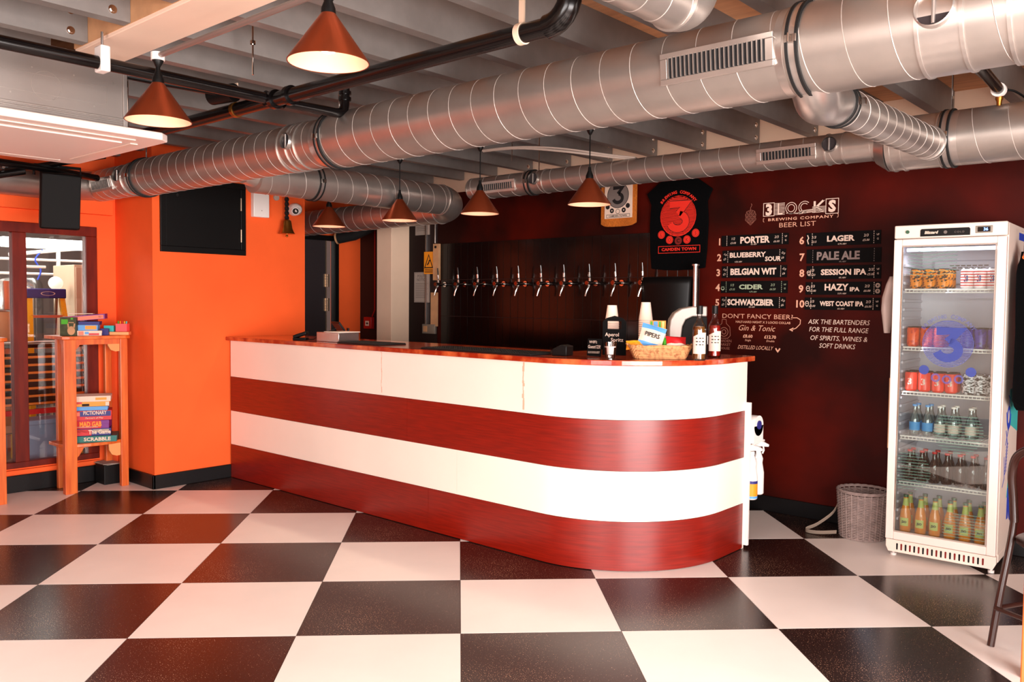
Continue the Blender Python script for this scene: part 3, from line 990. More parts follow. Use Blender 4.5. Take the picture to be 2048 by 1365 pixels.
ts = thing('tee_shirt', 'black tee shirt with a red printed emblem pinned to the wall above the drinks machine', 't-shirt', (-0.71, YB - 0.02, 2.02))
half = [(0.0, 0.315), (0.045, 0.318), (0.075, 0.345), (0.16, 0.315), (0.275, 0.235), (0.235, 0.15), (0.245, 0.0), (0.238, -0.2), (0.225, -0.33), (0.11, -0.342), (0.0, -0.345)]
poly = half + [(-x, z) for x, z in half[::-1][1:-1]]
m = MB().prism([(x, z) for x, z in poly], 0, 0.018, Matrix.Translation((0, 0.01, 0)) @ FACE_S)
o = m.build('cotton_body', 'tee', ts, smooth=False, bevel=0.006)
T = Matrix.Translation((0, -0.0095, 0)) @ FACE_S
t = MB()
c0 = (0.0, 0.055)
t.disc(c0[0], c0[1], 0.150, T, r0=0.142)
for q in range(28):
    z = -0.138 + q * 0.0102
    hwid = math.sqrt(max(0, 0.145 ** 2 - z * z))
    t.rect(c0[0] - hwid, c0[0] + hwid, c0[1] + z, c0[1] + z + 0.0068, T)
t.build('print_disc', 'tee_red', ts, smooth=False)
t = MB()
three(t, c0[0], c0[1], 0.215, T, 0.0012, w=0.062)
t.build('numeral_outline', 'tee_dark', ts, smooth=False)
t = MB()
three(t, c0[0], c0[1], 0.215, T, 0.0018, w=0.050)
arc_text(t, 'BREWING COMPANY', c0[0], c0[1], 0.166, 142, 38, 0.030, T, bold=0.04)
for x, z in ((-0.138, -0.077), (-0.068, -0.118), (0.078, -0.121), (0.148, -0.076)):
    t.disc(x, z, 0.030, T, 0.001)
t.frame(-0.162, 0.185, -0.215, -0.165, 0.004, T)
put_text(t, 'CAMDEN TOWN', 0.01, -0.199, 0.030, T, bold=0.04, width=0.29, space=1.1)
t.build('print_numeral', 'tee_red', ts, smooth=False)
t = MB()
t.disc(0.006, -0.127, 0.030, T, 0.001)
for x, z, ch in ((-0.138, -0.077, 'L'), (-0.068, -0.118, 'O'), (0.078, -0.121, 'K'), (0.148, -0.076, 'S')):
    put_text(t, ch, x, z - 0.013, 0.036, T, h=0.0014)
    t.disc(x, z, 0.0255, T, 0.0014, r0=0.023)
t.build('print_letters', 'tee_dark', ts, smooth=False)
t = MB()
put_text(t, 'C', 0.006, -0.140, 0.040, T, bold=0.02, h=0.0016)
t.build('print_letter', 'black', ts, smooth=False)

# ------------------------------------------------------------ back counter
bc = thing('back_counter', 'low dark back counter with a steel drip tray under the beer taps', 'counter', (-1.9, 2.72, 0))
MB().box(-1.40, 1.49, -0.22, 0.245, 0.0, 0.93).build('cabinet', 'black', bc, smooth=False)
MB().box(-1.42, 1.51, -0.25, 0.25, 0.93, 0.96).build('worktop', 'black_gloss', bc, smooth=False, bevel=0.004)
for i in range(4):
    MB().box(-1.32 + i * 0.66, -0.72 + i * 0.66, -0.12, 0.20, 0.965, 1.01).build('drip_tray', 'copper', bc, smooth=False, bevel=0.004)
    MB().box(-1.33 + i * 0.66, -0.71 + i * 0.66, -0.135, -0.121, 0.961, 1.025).build('tray_edge', 'black_gloss', bc, smooth=False, bevel=0.003)
ph = thing('glossy_hood', 'tall glossy black panel leaning on the wall below the black tee shirt', 'panel', (-0.75, 2.86, 0.962))
m = MB()
pts = [(-0.20 + 0.03 * math.sin(i / 14 * 1.4), 0.0) for i in range(2)]
vs, fs = [], []
for j in range(13):
    z = j / 12 * 0.66
    for i in range(13):
        a = R(-60 + 120 * i / 12)
        vs.append((0.24 * math.sin(a) + 0.05 * (z - .3), 0.03 - 0.11 * math.cos(a) + 0.02, z))
for j in range(12):
    for i in range(12):
        a = j * 13 + i
        fs.append((a, a + 1, a + 14, a + 13))
m.add(vs, fs)
o = m.build('curved_panel', 'black', ph)
so = o.modifiers.new('solid', 'SOLIDIFY')
so.thickness = 0.006
tag(MB().cyl((-0.50, 2.86, 0.96), (-0.50, 2.86, 1.70), 0.018, n=18).cyl((-0.50, 2.86, 1.70), (-0.50, 2.86, 1.712), 0.028, n=18).build('steel_post', 'steel'),
    'upright stainless post standing behind the drinks machine', 'post')

# ------------------------------------------------------------ the bar
SX0, TF, CXc, CYc, RB = -3.608, 1.018, -0.405, 1.735, 0.717
TE = 2.015


def bar_path(off=0.0, s0=SX0, s1=None, n=22):
    """front line of the bar, offset outward by off"""
    pts = [(s0, TF - off)]
    for i in range(n + 1):
        a = R(-90 + 90 * i / n)
        pts.append((CXc + (RB + off) * math.cos(a), CYc + (RB + off) * math.sin(a)))
    pts.append((CXc + RB + off, TE))
    return pts


bar = thing('bar_counter', 'long curved bar front with broad red and white horizontal stripes', 'bar counter', (-1.6, 1.5, 0))
BL = V((-1.6, 1.5, 0))


def band(name, m, pin, pout, z0, z1, bev=0.0015):
    mb = MB()
    n = len(pin)
    vs = []
    for z in (z0, z1):
        for p in pout:
            vs.append((p[0] + 1.6, p[1] - 1.5, z))
        for p in pin:
            vs.append((p[0] + 1.6, p[1] - 1.5, z))
    fs = []
    for i in range(n - 1):
        fs += [(i, i + 1, 2 * n + i + 1, 2 * n + i), (n + i, 3 * n + i, 3 * n + i + 1, n + i + 1), (i, n + i, n + i + 1, i + 1),
               (2 * n + i, 2 * n + i + 1, 3 * n + i + 1, 3 * n + i)]
    fs += [(0, 2 * n, 3 * n, n), (n - 1, 2 * n - 1, 4 * n - 1, 3 * n - 1)]
    mb.add(vs, fs)
    return mb.build(name, m, bar, ang=30)


def cut(path, s0, s1):
    """piece of the straight run between two s values, or from s0 round the curve to the end"""
    if s1 is not None:
        return [(s0, path[0][1]), (s1, path[0][1])]
    return [(s0, path[0][1])] + path[1:]


pi_, po_ = bar_path(-0.012), bar_path(0.0)
for (z0, z1, m, cuts) in ((0.004, 0.268, 'bar_red', (-1.30,)), (0.270, 0.538, 'bar_white', (-1.05,)),
                          (0.540, 0.811, 'bar_red', (-1.50,)), (0.813, 1.099, 'bar_white', (-1.75, -0.53))):
    ss = [SX0] + list(cuts) + [None]
    for a, b in zip(ss[:-1], ss[1:]):
        a2 = a + (0.0008 if a != SX0 else 0)
        b2 = b - 0.0008 if b is not None else None
        band('stripe_panel', m, cut(pi_, a2, b2), cut(po_, a2, b2), z0, z1)
pc_, pd_ = bar_path(-0.045), bar_path(-0.0125)
band('carcass', 'black', cut(pc_, SX0, None), cut(pd_, SX0, None), 0.0, 1.10)
MB().box(CXc + RB - 0.045 + 1.6, CXc + RB + 1.6, TE - 1.5 + 0.001, TE - 1.5 + 0.018, 0.0, 1.099).build('end_board', 'bar_white', bar, smooth=False)
MB().box(SX0 + 1.6, -0.60 + 1.6, 0.09, 0.12, 0.02, 1.09).build('back_board', 'black', bar, smooth=False)
# ragged glue lines over the joints of the top stripe
for s, w in ((-0.53, 0.016), (-1.75, 0.007)):
    m = MB()
    zz = 0.83
    random.seed(int(-s * 10))
    while zz < 1.09:
        hh = random.uniform(0.012, 0.03)
        ww = w * random.uniform(0.35, 1.0)
        xx = s + 1.6 + random.uniform(-.003, .003)
        m.box(xx - ww / 2, xx + ww / 2, TF - 1.5 - 0.0006, TF - 1.5 + 0.0005, zz, min(1.095, zz + hh))
        zz += hh
    m.build('glue_line', 'stain', bar, smooth=False)
# slab
slab = bar_path(0.035, s0=SX0 - 0.015)
poly = slab[:-1] + [(CXc + RB + 0.035, TE + 0.045), (-0.62, TE + 0.045), (-0.62, 1.60), (SX0 - 0.015, 1.60)]
bt = MB().prism([(x + 1.6, y - 1.5) for x, y in poly], 1.101, 1.131)
bt = bt.build('marble_worktop', 'marble', smooth=False, bevel=0.004, loc=(-1.6, 1.5, 0))
tag(bt, 'red veined marble worktop of the bar with a rounded end', 'worktop')
BZ = 1.131

# dispenser rail and spray bottles on the end of the bar
rl = thing('bottle_rail', 'white metal rail and paper towel bracket on the end of the bar', 'rail', (0.33, 2.10, 0))
MB().box(-0.02, 0.01, -0.075, -0.055, 0.02, 0.86).build('upright', 'white', rl, smooth=False, bevel=0.003)
MB().tube([(0.0, -0.06, 0.60), (0.0, 0.10, 0.615), (0.0, 0.135, 0.615)], 0.008, n=8).build('rod', 'white', rl)
m = MB().cyl((-0.03, 0.0, 0.72), (0.03, 0.0, 0.72), 0.06, n=24).box(-0.03, 0.03, -0.06, 0.06, 0.62, 0.72)
m.build('bracket', 'white', rl)
MB().cyl((0.03, 0.0, 0.725), (0.036, 0.0, 0.725), 0.026, n=18).build('bracket_knob', 'navy', rl)


def spray(loc, rz, label, lab=True):
    s = thing('spray_bottle', label, 'spray bottle', loc, rz, 'spray bottles hanging on the end of the bar')
    MB().lathe([(0.030, 0.0), (0.036, 0.006), (0.036, 0.13), (0.030, 0.165), (0.026, 0.19), (0.029, 0.215), (0.018, 0.245), (0.013, 0.262)], 24).build('bottle', 'white', s)
    h = MB()
    h.cyl((0, 0, 0.26), (0, 0, 0.282), 0.016, n=16)
    h.prism([(-0.030, 0.280), (-0.032, 0.305), (-0.012, 0.318), (0.03, 0.316), (0.062, 0.300), (0.060, 0.288), (0.02, 0.288)], -0.011, 0.011, FACE_S)
    h.build('sprayer_head', 'white', s, bevel=0.003)
    MB().tube([(0.028, 0, 0.288), (0.032, 0, 0.265), (0.024, 0, 0.245)], 0.005, n=8).build('trigger', 'white', s)
    if lab:
        MB().cyl((0, 0, 0.022), (0, 0, 0.095), 0.0366, n=24, caps=False).build('label_orange', 'amber', s)
        MB().cyl((0, 0, 0.095), (0, 0, 0.112), 0.0366, n=24, caps=False).build('label_stripe', 'navy', s)
        MB().cyl((0, 0, 0.008), (0, 0, 0.022), 0.0366, n=24, caps=False).build('label_base', 'sky', s)
    return s


spray((0.330, 2.080, 0.286), R(20), 'white spray bottle with an orange and blue label, nearer one on the bar end')
spray((0.318, 2.190, 0.297), R(20), 'plain white spray bottle hanging behind the labelled one', False)

# ------------------------------------------------------------ things on the bar
cr = thing('card_reader', 'small black card reader resting tilted at the far left end of the bar', 'card reader', (-2.80, 1.12, BZ), R(35))
MB().box(-0.05, 0.05, -0.035, 0.035, 0, 0.018).build('base', 'black', cr, bevel=0.004)
T = Matrix.Translation((0, 0, 0.038)) @ Matrix.Rotation(R(-18), 4, 'Y')
MB().box(-0.05, 0.055, -0.035, 0.035, -0.012, 0.012, T).build('handset', 'black', cr, bevel=0.005)
MB().box(-0.03, 0.05, -0.026, 0.026, 0.012, 0.0135, T).build('screen', 'black_gloss', cr, bevel=0.001)
tag(MB().tube([(-2.76, 1.14, BZ + 0.01), (-2.70, 1.16, BZ + 0.006), (-2.64, 1.20, BZ + 0.05), (-2.58, 1.28, BZ + 0.09)], 0.0025, n=6).build('cable', 'black'),
    'thin black cable from the card reader to the tablet', 'cable')
sb = thing('napkin_box', 'shiny steel box with a white lid on the bar, in front of the tablet', 'box', (-2.42, 1.19, BZ), R(0))
MB().box(-0.155, 0.105, -0.09, 0.09, 0, 0.068).build('box', 'steel', sb, bevel=0.003)
MB().box(-0.06, 0.112, -0.096, 0.096, 0.0685, 0.074).build('lid', 'offwhite', sb, bevel=0.002)
tb = thing('tablet', 'dark till tablet propped up against the orange wall end of the bar', 'tablet', (-2.62, 1.35, BZ), R(-20))
T = Matrix.Translation((0, 0, 0.075)) @ Matrix.Rotation(R(35), 4, 'X')
MB().box(-0.10, 0.10, -0.006, 0.006, -0.065, 0.075, T).build('tablet_body', 'black', tb, bevel=0.004)
MB().box(-0.09, 0.09, -0.0075, -0.0062, -0.056, 0.066, T).build('screen', 'door_dark', tb, smooth=False)
MB().box(-0.05, 0.05, 0.0, 0.09, 0, 0.012).box(-0.02, 0.02, 0.05, 0.06, 0.012, 0.09).build('stand', 'black', tb)
for (x0, x1, y0, y1, lb) in ((-2.28, -1.83, 1.06, 1.30, 'long dark rubber bar mat nearer the orange wall'), (-1.40, -0.50, 1.04, 1.30, 'long dark rubber bar mat beside the receipt printer')):
    b = thing('bar_mat', lb, 'mat', ((x0 + x1) / 2, (y0 + y1) / 2, BZ), group='rubber bar mats')
    w, d = (x1 - x0) / 2, (y1 - y0) / 2
    MB().box(-w, w, -d, d, 0, 0.008).build('mat', 'rubber', b, bevel=0.002)
    MB().frame(-w + .008, w - .008, -d + .008, d - .008, 0.008, Matrix.Translation((0, 0, 0.0082)), 0.003).build('rim', 'rubber', b, smooth=False)
    m = MB()
    for i in range(int(w * 2 / 0.02) - 1):
        for j in range(int(d * 2 / 0.02) - 1):
            m.box(-w + .02 + i * .02 - .006, -w + .02 + i * .02 + .006, -d + .02 + j * .02 - .006, -d + .02 + j * .02 + .006, 0.008, 0.010)
    stuff(m.build('nubs', 'rubber', b, smooth=False))
pr = thing('receipt_printer', 'small black receipt printer on the bar beside the bar mat', 'printer', (-0.41, 1.215, BZ), R(12))
MB().prism([(-0.045, 0), (0.045, 0), (0.045, 0.055), (0.01, 0.062), (-0.045, 0.035)], -0.045, 0.045, FACE_S).build('case', 'black', pr, bevel=0.004)
MB().box(-0.065, -0.042, -0.03, 0.03, 0.006, 0.030).build('front_flap', 'black_gloss', pr, bevel=0.003)
wf = thing('chalk_sign', 'small blackboard sign with the wifi details chalked on it', 'sign', (-0.255, 1.30, BZ), R(14))
T = Matrix.Rotation(R(-8), 4, 'X')
MB().box(-0.042, 0.042, -0.003, 0.003, 0.002, 0.098, T).build('board', 'board', wf, bevel=0.001)
t = MB()
T2 = T @ Matrix.Translation((0, -0.0035, 0)) @ FACE_S
put_text(t, 'WIFI:', -0.008, 0.072, 0.022, T2)
put_text(t, 'Guest123!', 0.0, 0.044, 0.026, T2, width=0.074, bold=0.01)
put_text(t, '3LOCKSGUEST', 0.0, 0.016, 0.016, T2, width=0.07)
t.build('chalk_lettering', 'chalk', wf, smooth=False)
MB().box(-0.03, 0.03, 0.0, 0.03, 0, 0.006).build('foot', 'black', wf)
sg = thing('chalk_sign', 'tall blackboard tag with a handle hole and two chalked words', 'sign', (-0.235, 1.47, BZ), R(25))
outer = [(-0.068, 0.0), (0.068, 0.0), (0.068, 0.185), (0.055, 0.208), (0.0, 0.222), (-0.055, 0.208), (-0.068, 0.185)]
m = MB()
Tz = Matrix.Translation((0, 0.003, 0)) @ FACE_S
m.prism([(-0.068, 0.0), (0.068, 0.0), (0.068, 0.150), (-0.068, 0.150)], 0, 0.006, Tz)
m.prism([(-0.068, 0.150), (-0.040, 0.150), (-0.040, 0.195), (-0.048, 0.212), (-0.068, 0.19)], 0, 0.006, Tz)
m.prism([(0.040, 0.150), (0.068, 0.150), (0.068, 0.19), (0.048, 0.212), (0.040, 0.195)], 0, 0.006, Tz)
m.prism([(-0.048, 0.212), (-0.040, 0.195), (0.040, 0.195), (0.048, 0.212), (0.0, 0.226)], 0, 0.006, Tz)
m.build('board', 'board', sg, smooth=False)
t = MB()
T2 = Matrix.Translation((0, -0.0035, 0)) @ FACE_S
put_text(t, 'Aperol', -0.014, 0.108, 0.030, T2, bold=0.008, width=0.080)
put_text(t, 'Spritz', 0.016, 0.078, 0.030, T2, bold=0.008, width=0.072)
t.disc(0.0, 0.058, 0.008, T2, r0=0.005)
t.build('chalk_lettering', 'chalk', sg, smooth=False)
MB().box(-0.05, 0.05, 0.004, 0.045, 0, 0.005).build('foot', 'black', sg)
cd = thing('candle_glass', 'clear glass tumbler holding a white candle in front of the blackboard tag', 'candle', (-0.082, 1.21, BZ))
MB().lathe([(0.026, 0), (0.0345, 0.088), (0.0325, 0.088), (0.026, 0.022), (0.0, 0.020)], 28, caps=False).cyl((0, 0, 0), (0, 0, 0.002), 0.026, n=28).build('glass', 'clear', cd)
MB().lathe([(0.025, 0.023), (0.0305, 0.066), (0.0, 0.064)], 28).build('wax', 'wax', cd)
MB().cyl((0, 0, 0.064), (0, 0, 0.072), 0.0012, n=6).build('wick', 'ink', cd)


def cups(loc, n, h, label, r0=0.028, r1=0.042):
    c = thing('cup_stack', label, 'cups', loc, group='upturned stacks of paper cups')
    z = 0.0
    step = (h - 0.11) / (n - 1)
    for i in range(n):
        MB().lathe([(r1, z), (r1 + 0.0018, z + 0.003), (r1, z + 0.006), (r0, z + 0.110), (0.0, z + 0.110)], 28, caps=False).build('paper_cup', 'cup', c)
        z += step
    return c


cups((-0.385, 1.66, BZ), 14, 0.285, 'shorter stack of upturned paper cups behind the blackboard tag')
cups((-0.275, 1.86, BZ), 16, 0.305, 'taller stack of upturned paper cups beside the box of straws')
sx = thing('straw_box', 'small upright card box with coloured paper straws printed on it', 'box', (-0.065, 1.66, BZ), R(30))
MB().box(-0.045, 0.045, -0.03, 0.03, 0, 0.200).build('card_box', 'amber', sx, smooth=False)
t = {'green': [], 'sky': [], 'juice_label': [], 'red': []}
for i, (c, x) in enumerate((('green', -0.036), ('sky', -0.018), ('sky', -0.006), ('green', 0.012), ('juice_label', 0.030))):
    MB().box(x - 0.006, x + 0.006, -0.0315, -0.0302, 0.135, 0.196).build('printed_straw', c, sx, smooth=False)
for i in range(6):
    x = -0.036 + i * 0.014
    MB().stroke([(x, 0.06), (x + 0.012, 0.125)], 0.006, Matrix.Translation((0, -0.0305, 0)) @ FACE_S).build('printed_straw', ('coral', 'red', 'paper')[i % 3], sx, smooth=False)

bk = thing('wicker_basket', 'low natural wicker basket of snack packets near the round end of the bar', 'basket', (0.095, 1.42, BZ), R(40))
A, B_, H = 0.165, 0.085, 0.068


def rr(a, b, z, n=44, e=5):
    out = []
    for i in range(n):
        t_ = 2 * PI * i / n
        c, s_ = math.cos(t_), math.sin(t_)
        out.append((a * abs(c) ** (2 / e) * (1 if c > 0 else -1), b * abs(s_) ** (2 / e) * (1 if s_ > 0 else -1), z))
    return out


m = MB()
for k in range(9):
    z = 0.004 + k * 0.0068
    f = 0.82 + 0.16 * k / 8
    pts = rr(A * f, B_ * f, z)
    pts = [V((p[0] * (1 + 0.012 * (-1) ** (i + k)), p[1] * (1 + 0.02 * (-1) ** (i + k)), p[2])) for i, p in enumerate(pts)]
    m.tube(pts, 0.0038, n=5, closed=True)
stuff(m.build('woven_wall', 'wicker', bk))
m = MB()
b0, b1 = rr(A * .82, B_ * .82, 0.002), rr(A * .98, B_ * .98, H)
for i in range(0, 44, 2):
    m.tube([b0[i], b1[i]], 0.003, n=5)
stuff(m.build('stakes', 'wicker', bk))
m = MB()
for ph_ in (0, 1):
    pts = rr(A, B_, H)
    pts = [V((p[0], p[1], p[2] + 0.004 * math.sin(i * 0.9 + ph_ * PI))) for i, p in enumerate(pts)]
    m.tube(pts, 0.0055, n=6, closed=True)
m.build('rim_braid', 'wicker', bk)
MB().prism([(p[0], p[1]) for p in rr(A * .8, B_ * .8, 0)], 0.001, 0.006).build('base', 'wicker', bk)
for sgn in (-1, 1):
    MB().tube([(sgn * A, -0.03, H), (sgn * (A + 0.012), -0.02, H + 0.010), (sgn * (A + 0.012), 0.02, H + 0.010), (sgn * A, 0.03, H)], 0.005, n=6).build('handle', 'wicker', bk)


def packet(loc, w, h, rot, m, label, band=None, word=None, wm='paper', group='snack packets in the wicker basket'):
    p = thing('snack_packet', label, 'snack packet', loc, rot=rot, group=group)
    n = 10
    vs, fs = [], []
    for s_ in (-1, 1):
        for j in range(n + 1):
            for i in range(n + 1):
                u, v_ = i / n * 2 - 1, j / n * 2 - 1
                b = (1 - abs(u) ** 3) * (1 - abs(v_) ** 3)
                vs.append((u * w / 2 * (1 - 0.04 * (1 - v_ * v_)), s_ * (0.001 + 0.020 * b * (1 + 0.25 * math.sin(5 * u + 3 * v_))), v_ * h / 2))
    n1 = (n + 1) ** 2
    for l in (0, 1):
        for j in range(n):
            for i in range(n):
                a = l * n1 + j * (n + 1) + i
                fs.append((a, a + 1, a + n + 2, a + n + 1))
    for i in range(n):
        for a, b2 in ((i, i + 1), (n * (n + 1) + i, n * (n + 1) + i + 1), (i * (n + 1), (i + 1) * (n + 1)), (i * (n + 1) + n, (i + 1) * (n + 1) + n)):
            fs.append((a, b2, n1 + b2, n1 + a))
    MB().add(vs, fs).build('packet', m, p)
    if band:
        for (v0, v1, mm) in band:
            vs, fs = [], []
            for jj in range(7):
                for i in range(n + 1):
                    u = i / n * 2 - 1
                    v_ = v0 + (v1 - v0) * jj / 6
                    b = (1 - abs(u) ** 3) * (1 - abs(v_) ** 3)
                    vs.append((u * w / 2 * (1 - 0.04 * (1 - v_ * v_)) * .998, -(0.001 + 0.020 * b * (1 + 0.25 * math.sin(5 * u + 3 * v_))) - 0.001, v_ * h / 2))
            for jj in range(6):
                for i in range(n):
                    a = jj * (n + 1) + i
                    fs.append((a, a + 1, a + n + 2, a + n + 1))
            MB().add(vs, fs).build('printed_band', mm, p)
    if word:
        t = MB()
        put_text(t, word, 0, -0.008, 0.034, Matrix.Translation((0, -0.026, 0)) @ FACE_S, bold=0.02, width=w * 0.6)
        t.build('printed_name', wm, p, smooth=False)
    return p


bx_, by_ = 0.095, 1.42
packet((0.055, 1.405, BZ + 0.118), 0.135, 0.125, (R(-14), R(16), R(34)), 'paper', 'pale blue and white crisp packet standing upright in the basket', ((0.55, 0.98, 'sky'), (-0.98, -0.6, 'sky')), 'PIPERS', 'ink')
packet((-0.015, 1.345, BZ + 0.072), 0.095, 0.055, (R(-30), R(-4), R(30)), 'amber', 'yellow and orange snack packet at the left end of the basket', ((0.2, 0.9, 'yellow'),))
packet((0.165, 1.475, BZ + 0.085), 0.110, 0.075, (R(-25), R(3), R(44)), 'red', 'pinkish red snack packet at the right end of the basket', ((-0.9, -0.25, 'paper'),))
packet((0.125, 1.465, BZ + 0.078), 0.07, 0.06, (R(-10), R(10), R(40)), 'green', 'small green snack packet squeezed behind the blue one')

dm = thing('drinks_machine', 'rounded black drinks machine with a broad silver hood at the back of the bar end', 'machine', (-0.035, 1.925, BZ), R(36))
arc = [(-0.105, 0.0), (-0.105, 0.16), (-0.098, 0.205), (-0.075, 0.243), (-0.035, 0.270), (0.03, 0.283), (0.112, 0.285)]
inn = [(0.112, 0.225), (0.03, 0.224), (-0.010, 0.205), (-0.028, 0.165), (-0.045, 0.0)]
MB().prism(arc + inn, -0.085, 0.085, FACE_S).build('silver_hood', 'silver', dm, bevel=0.006)
MB().prism([(-0.043, 0.0), (-0.026, 0.165), (-0.008, 0.203), (0.03, 0.222), (0.112, 0.223), (0.118, 0.0)], -0.078, 0.092, FACE_S).build('black_front', 'black_matt', dm, bevel=0.006)
MB().box(0.118, 0.126, -0.05, 0.05, 0.06, 0.11).build('side_button', 'white', dm, bevel=0.003)


def wine_bottle(loc, label, gm, lm, rz):
    b = thing('bottle', label, 'bottle', loc, rz, 'two drinks bottles at the end of the bar')
    MB().lathe([(0.032, 0.0), (0.0355, 0.006), (0.0355, 0.160), (0.033, 0.182), (0.020, 0.205), (0.0135, 0.222), (0.013, 0.262), (0.0155, 0.264), (0.0155, 0.276), (0.0, 0.276)], 32).build('glass', gm, b)
    MB().lathe([(0.031, 0.008), (0.0335, 0.010), (0.0335, 0.158), (0.030, 0.180), (0.0, 0.182)], 28).build('drink', lm, b)
    MB().cyl((0, 0, 0.244), (0, 0, 0.290), 0.0168, n=24).build('stopper', 'black', b, bevel=0.002)
    n = 14
    vs = []
    for i in range(n + 1):
        a = R(-90 - 62 + 124 * i / n)
        for k, z in enumerate((0.036, 0.126 + 0.022 * min(1, i / n * 1.6))):
            vs.append((0.0362 * math.cos(a), 0.0362 * math.sin(a), z))
    MB().add(vs, [(2 * i, 2 * i + 2, 2 * i + 3, 2 * i + 1) for i in range(n)]).build('paper_label', 'label', b)
    t = MB()
    for r in range(3):
        for c in range(3):
            for q in range(2 + (r + c) % 2):
                a = R(-90 - 30 + c * 26 + q * 6)
                z = 0.118 - r * 0.017
                p = V((0.0367 * math.cos(a), 0.0367 * math.sin(a), z))
                t.box(-0.0016, 0.0016, -0.0003, 0.0003, -0.003, 0.003, Matrix.Translation(p) @ Matrix.Rotation(a + PI / 2, 4, 'Z'))
    t.build('label_marks', 'ink', b, smooth=False)
    return b


wine_bottle((0.315, 1.455, BZ), 'clear bottle of golden drink with a cream label, left of the red one', 'clear', 'wine', R(35))
wine_bottle((0.245, 1.755, BZ), 'bottle of bright red drink with a cream label at the end of the bar', 'clear', 'red_drink', R(35))

# ------------------------------------------------------------ fridge
FR = thing('drinks_fridge', 'tall white glass-door drinks fridge with a lit display header', 'fridge', (0.975, 2.495, 0), R(2))
W, D = 0.556, 0.47
b = MB()
b.box(0, 0.03, 0.0, D, 0.10, 1.875)
b.box(W - 0.03, W, 0.0, D, 0.10, 1.875)
b.box(0.03, W - 0.03, 0.0, D, 1.795, 1.875)
b.box(0.03, W - 0.03, 0.0, D, 0.10, 0.135)
b.box(0.03, W - 0.03, D - 0.03, D, 0.135, 1.795)
b.box(0.0, W, 0.03, D, 0.055, 0.10)
b.build('body', 'offwhite', FR, smooth=False, bevel=0.003)
li = MB()
li.box(0.030, 0.034, 0.002, D - 0.034, 0.138, 1.792)
li.box(W - 0.034, W - 0.03, 0.002, D - 0.034, 0.138, 1.792)
li.box(0.034, W - 0.034, D - 0.034, D - 0.0305, 0.138, 1.792)
li.box(0.034, W - 0.034, 0.002, D - 0.034, 0.1355, 0.139)
li.box(0.034, W - 0.034, 0.002, D - 0.034, 1.789, 1.793)
li.build('lining', 'interior', FR, smooth=False)
rb = MB()
for i in range(30):
    z = 0.2 + i * 0.05
    for x0, x1 in ((0.034, 0.046), (W - 0.046, W - 0.034)):
        rb.box(x0, x1, 0.03, D - 0.06, z, z + 0.016)
rb.build('shelf_ribs', 'interior', FR, smooth=False, bevel=0.003)
mf = MB()
mf.box(0.10, W - 0.10, D - 0.06, D - 0.036, 1.56, 1.70)
mf.build('fan_cover', 'interior', FR, smooth=False, bevel=0.01)
t = MB()
TFn = Matrix.Translation((0, D - 0.0605, 0)) @ FACE_S
for r in range(3):
    for c in range(7 - r):
        t.rect(0.19 + r * 0.014 + c * 0.030, 0.213 + r * 0.014 + c * 0.030, 1.665 - r * 0.013, 1.672 - r * 0.013, TFn)
t.build('fan_slots', 'ink_grey', FR, smooth=False)
MB().cyl((0.05, 0.03, 1.745), (W - 0.05, 0.03, 1.745), 0.010, n=12).build('light_tube', 'fridge_light', FR)
hd = MB().box(0, W, -0.048, -0.001, 1.805, 1.878).build('header', 'offwhite', FR, bevel=0.006)
MB().prism([(0.136, 1.812), (0.136, 1.846), (0.142, 1.853), (0.376, 1.853), (0.382, 1.846), (0.382, 1.812)], 0, 0.003, Matrix.Translation((0, -0.0485, 0)) @ FACE_S).build('name_panel', 'black', hd, smooth=False)
t = MB()
TH = Matrix.Translation((0, -0.052, 0)) @ FACE_S
put_text(t, 'Blizzard', 0.192, 1.826, 0.021, TH, bold=0.04, shear=0.2)
t.build('brand_lettering', 'paper', hd, smooth=False)
t = MB()
put_text(t, 'C\u00b7O\u00b7L\u00b7D', 0.330, 1.826, 0.014, TH)
t.disc(0.262, 1.832, 0.009, TH)
t.build('small_lettering', 'ink_grey', hd, smooth=False)
MB().box(0.408, 0.488, -0.053, -0.0485, 1.820, 1.858).build('display_bezel', 'grey_socket', hd, bevel=0.002)
MB().box(0.418, 0.478, -0.0555, -0.0532, 1.826, 1.852).build('display', 'black_gloss', hd, smooth=False)
t = MB()
put_text(t, '36', 0.457, 1.832, 0.021, Matrix.Translation((0, -0.056, 0)) @ FACE_S, bold=0.03)
t.build('lit_digits', 'lcd', hd, smooth=False)
MB().cyl((0.070, -0.0485, 1.840), (0.070, -0.054, 1.840), 0.010, n=16).build('lock_button', 'cap_green', hd)
d = MB()
d.box(0.0, 0.042, -0.048, -0.004, 0.105, 1.800)
d.box(W - 0.046, W - 0.002, -0.048, -0.004, 0.105, 1.800)
d.box(0.042, W - 0.046, -0.048, -0.004, 1.765, 1.800)
d.box(0.042, W - 0.046, -0.048, -0.004, 0.105, 0.150)
door = d.build('door', 'pinkwhite', FR, smooth=False, bevel=0.004)
MB().frame(0.046, W - 0.050, 0.154, 1.761, 0.006, Matrix.Translation((0, -0.042, 0)) @ FACE_S, 0.004).build('gasket', 'paper_dim', door, smooth=False)
MB().box(0.044, 0.050, -0.0495, -0.0485, 0.16, 1.755).build('bright_bead', 'chrome', door, smooth=False)
MB().box(0.042, W - 0.046, -0.034, -0.029, 0.150, 1.765).build('door_glass', 'fridge_glass', door, smooth=False)
MB().box(-0.006, 0.0, -0.040, -0.012, 0.62, 1.02).build('handle', 'tan', door, bevel=0.002)
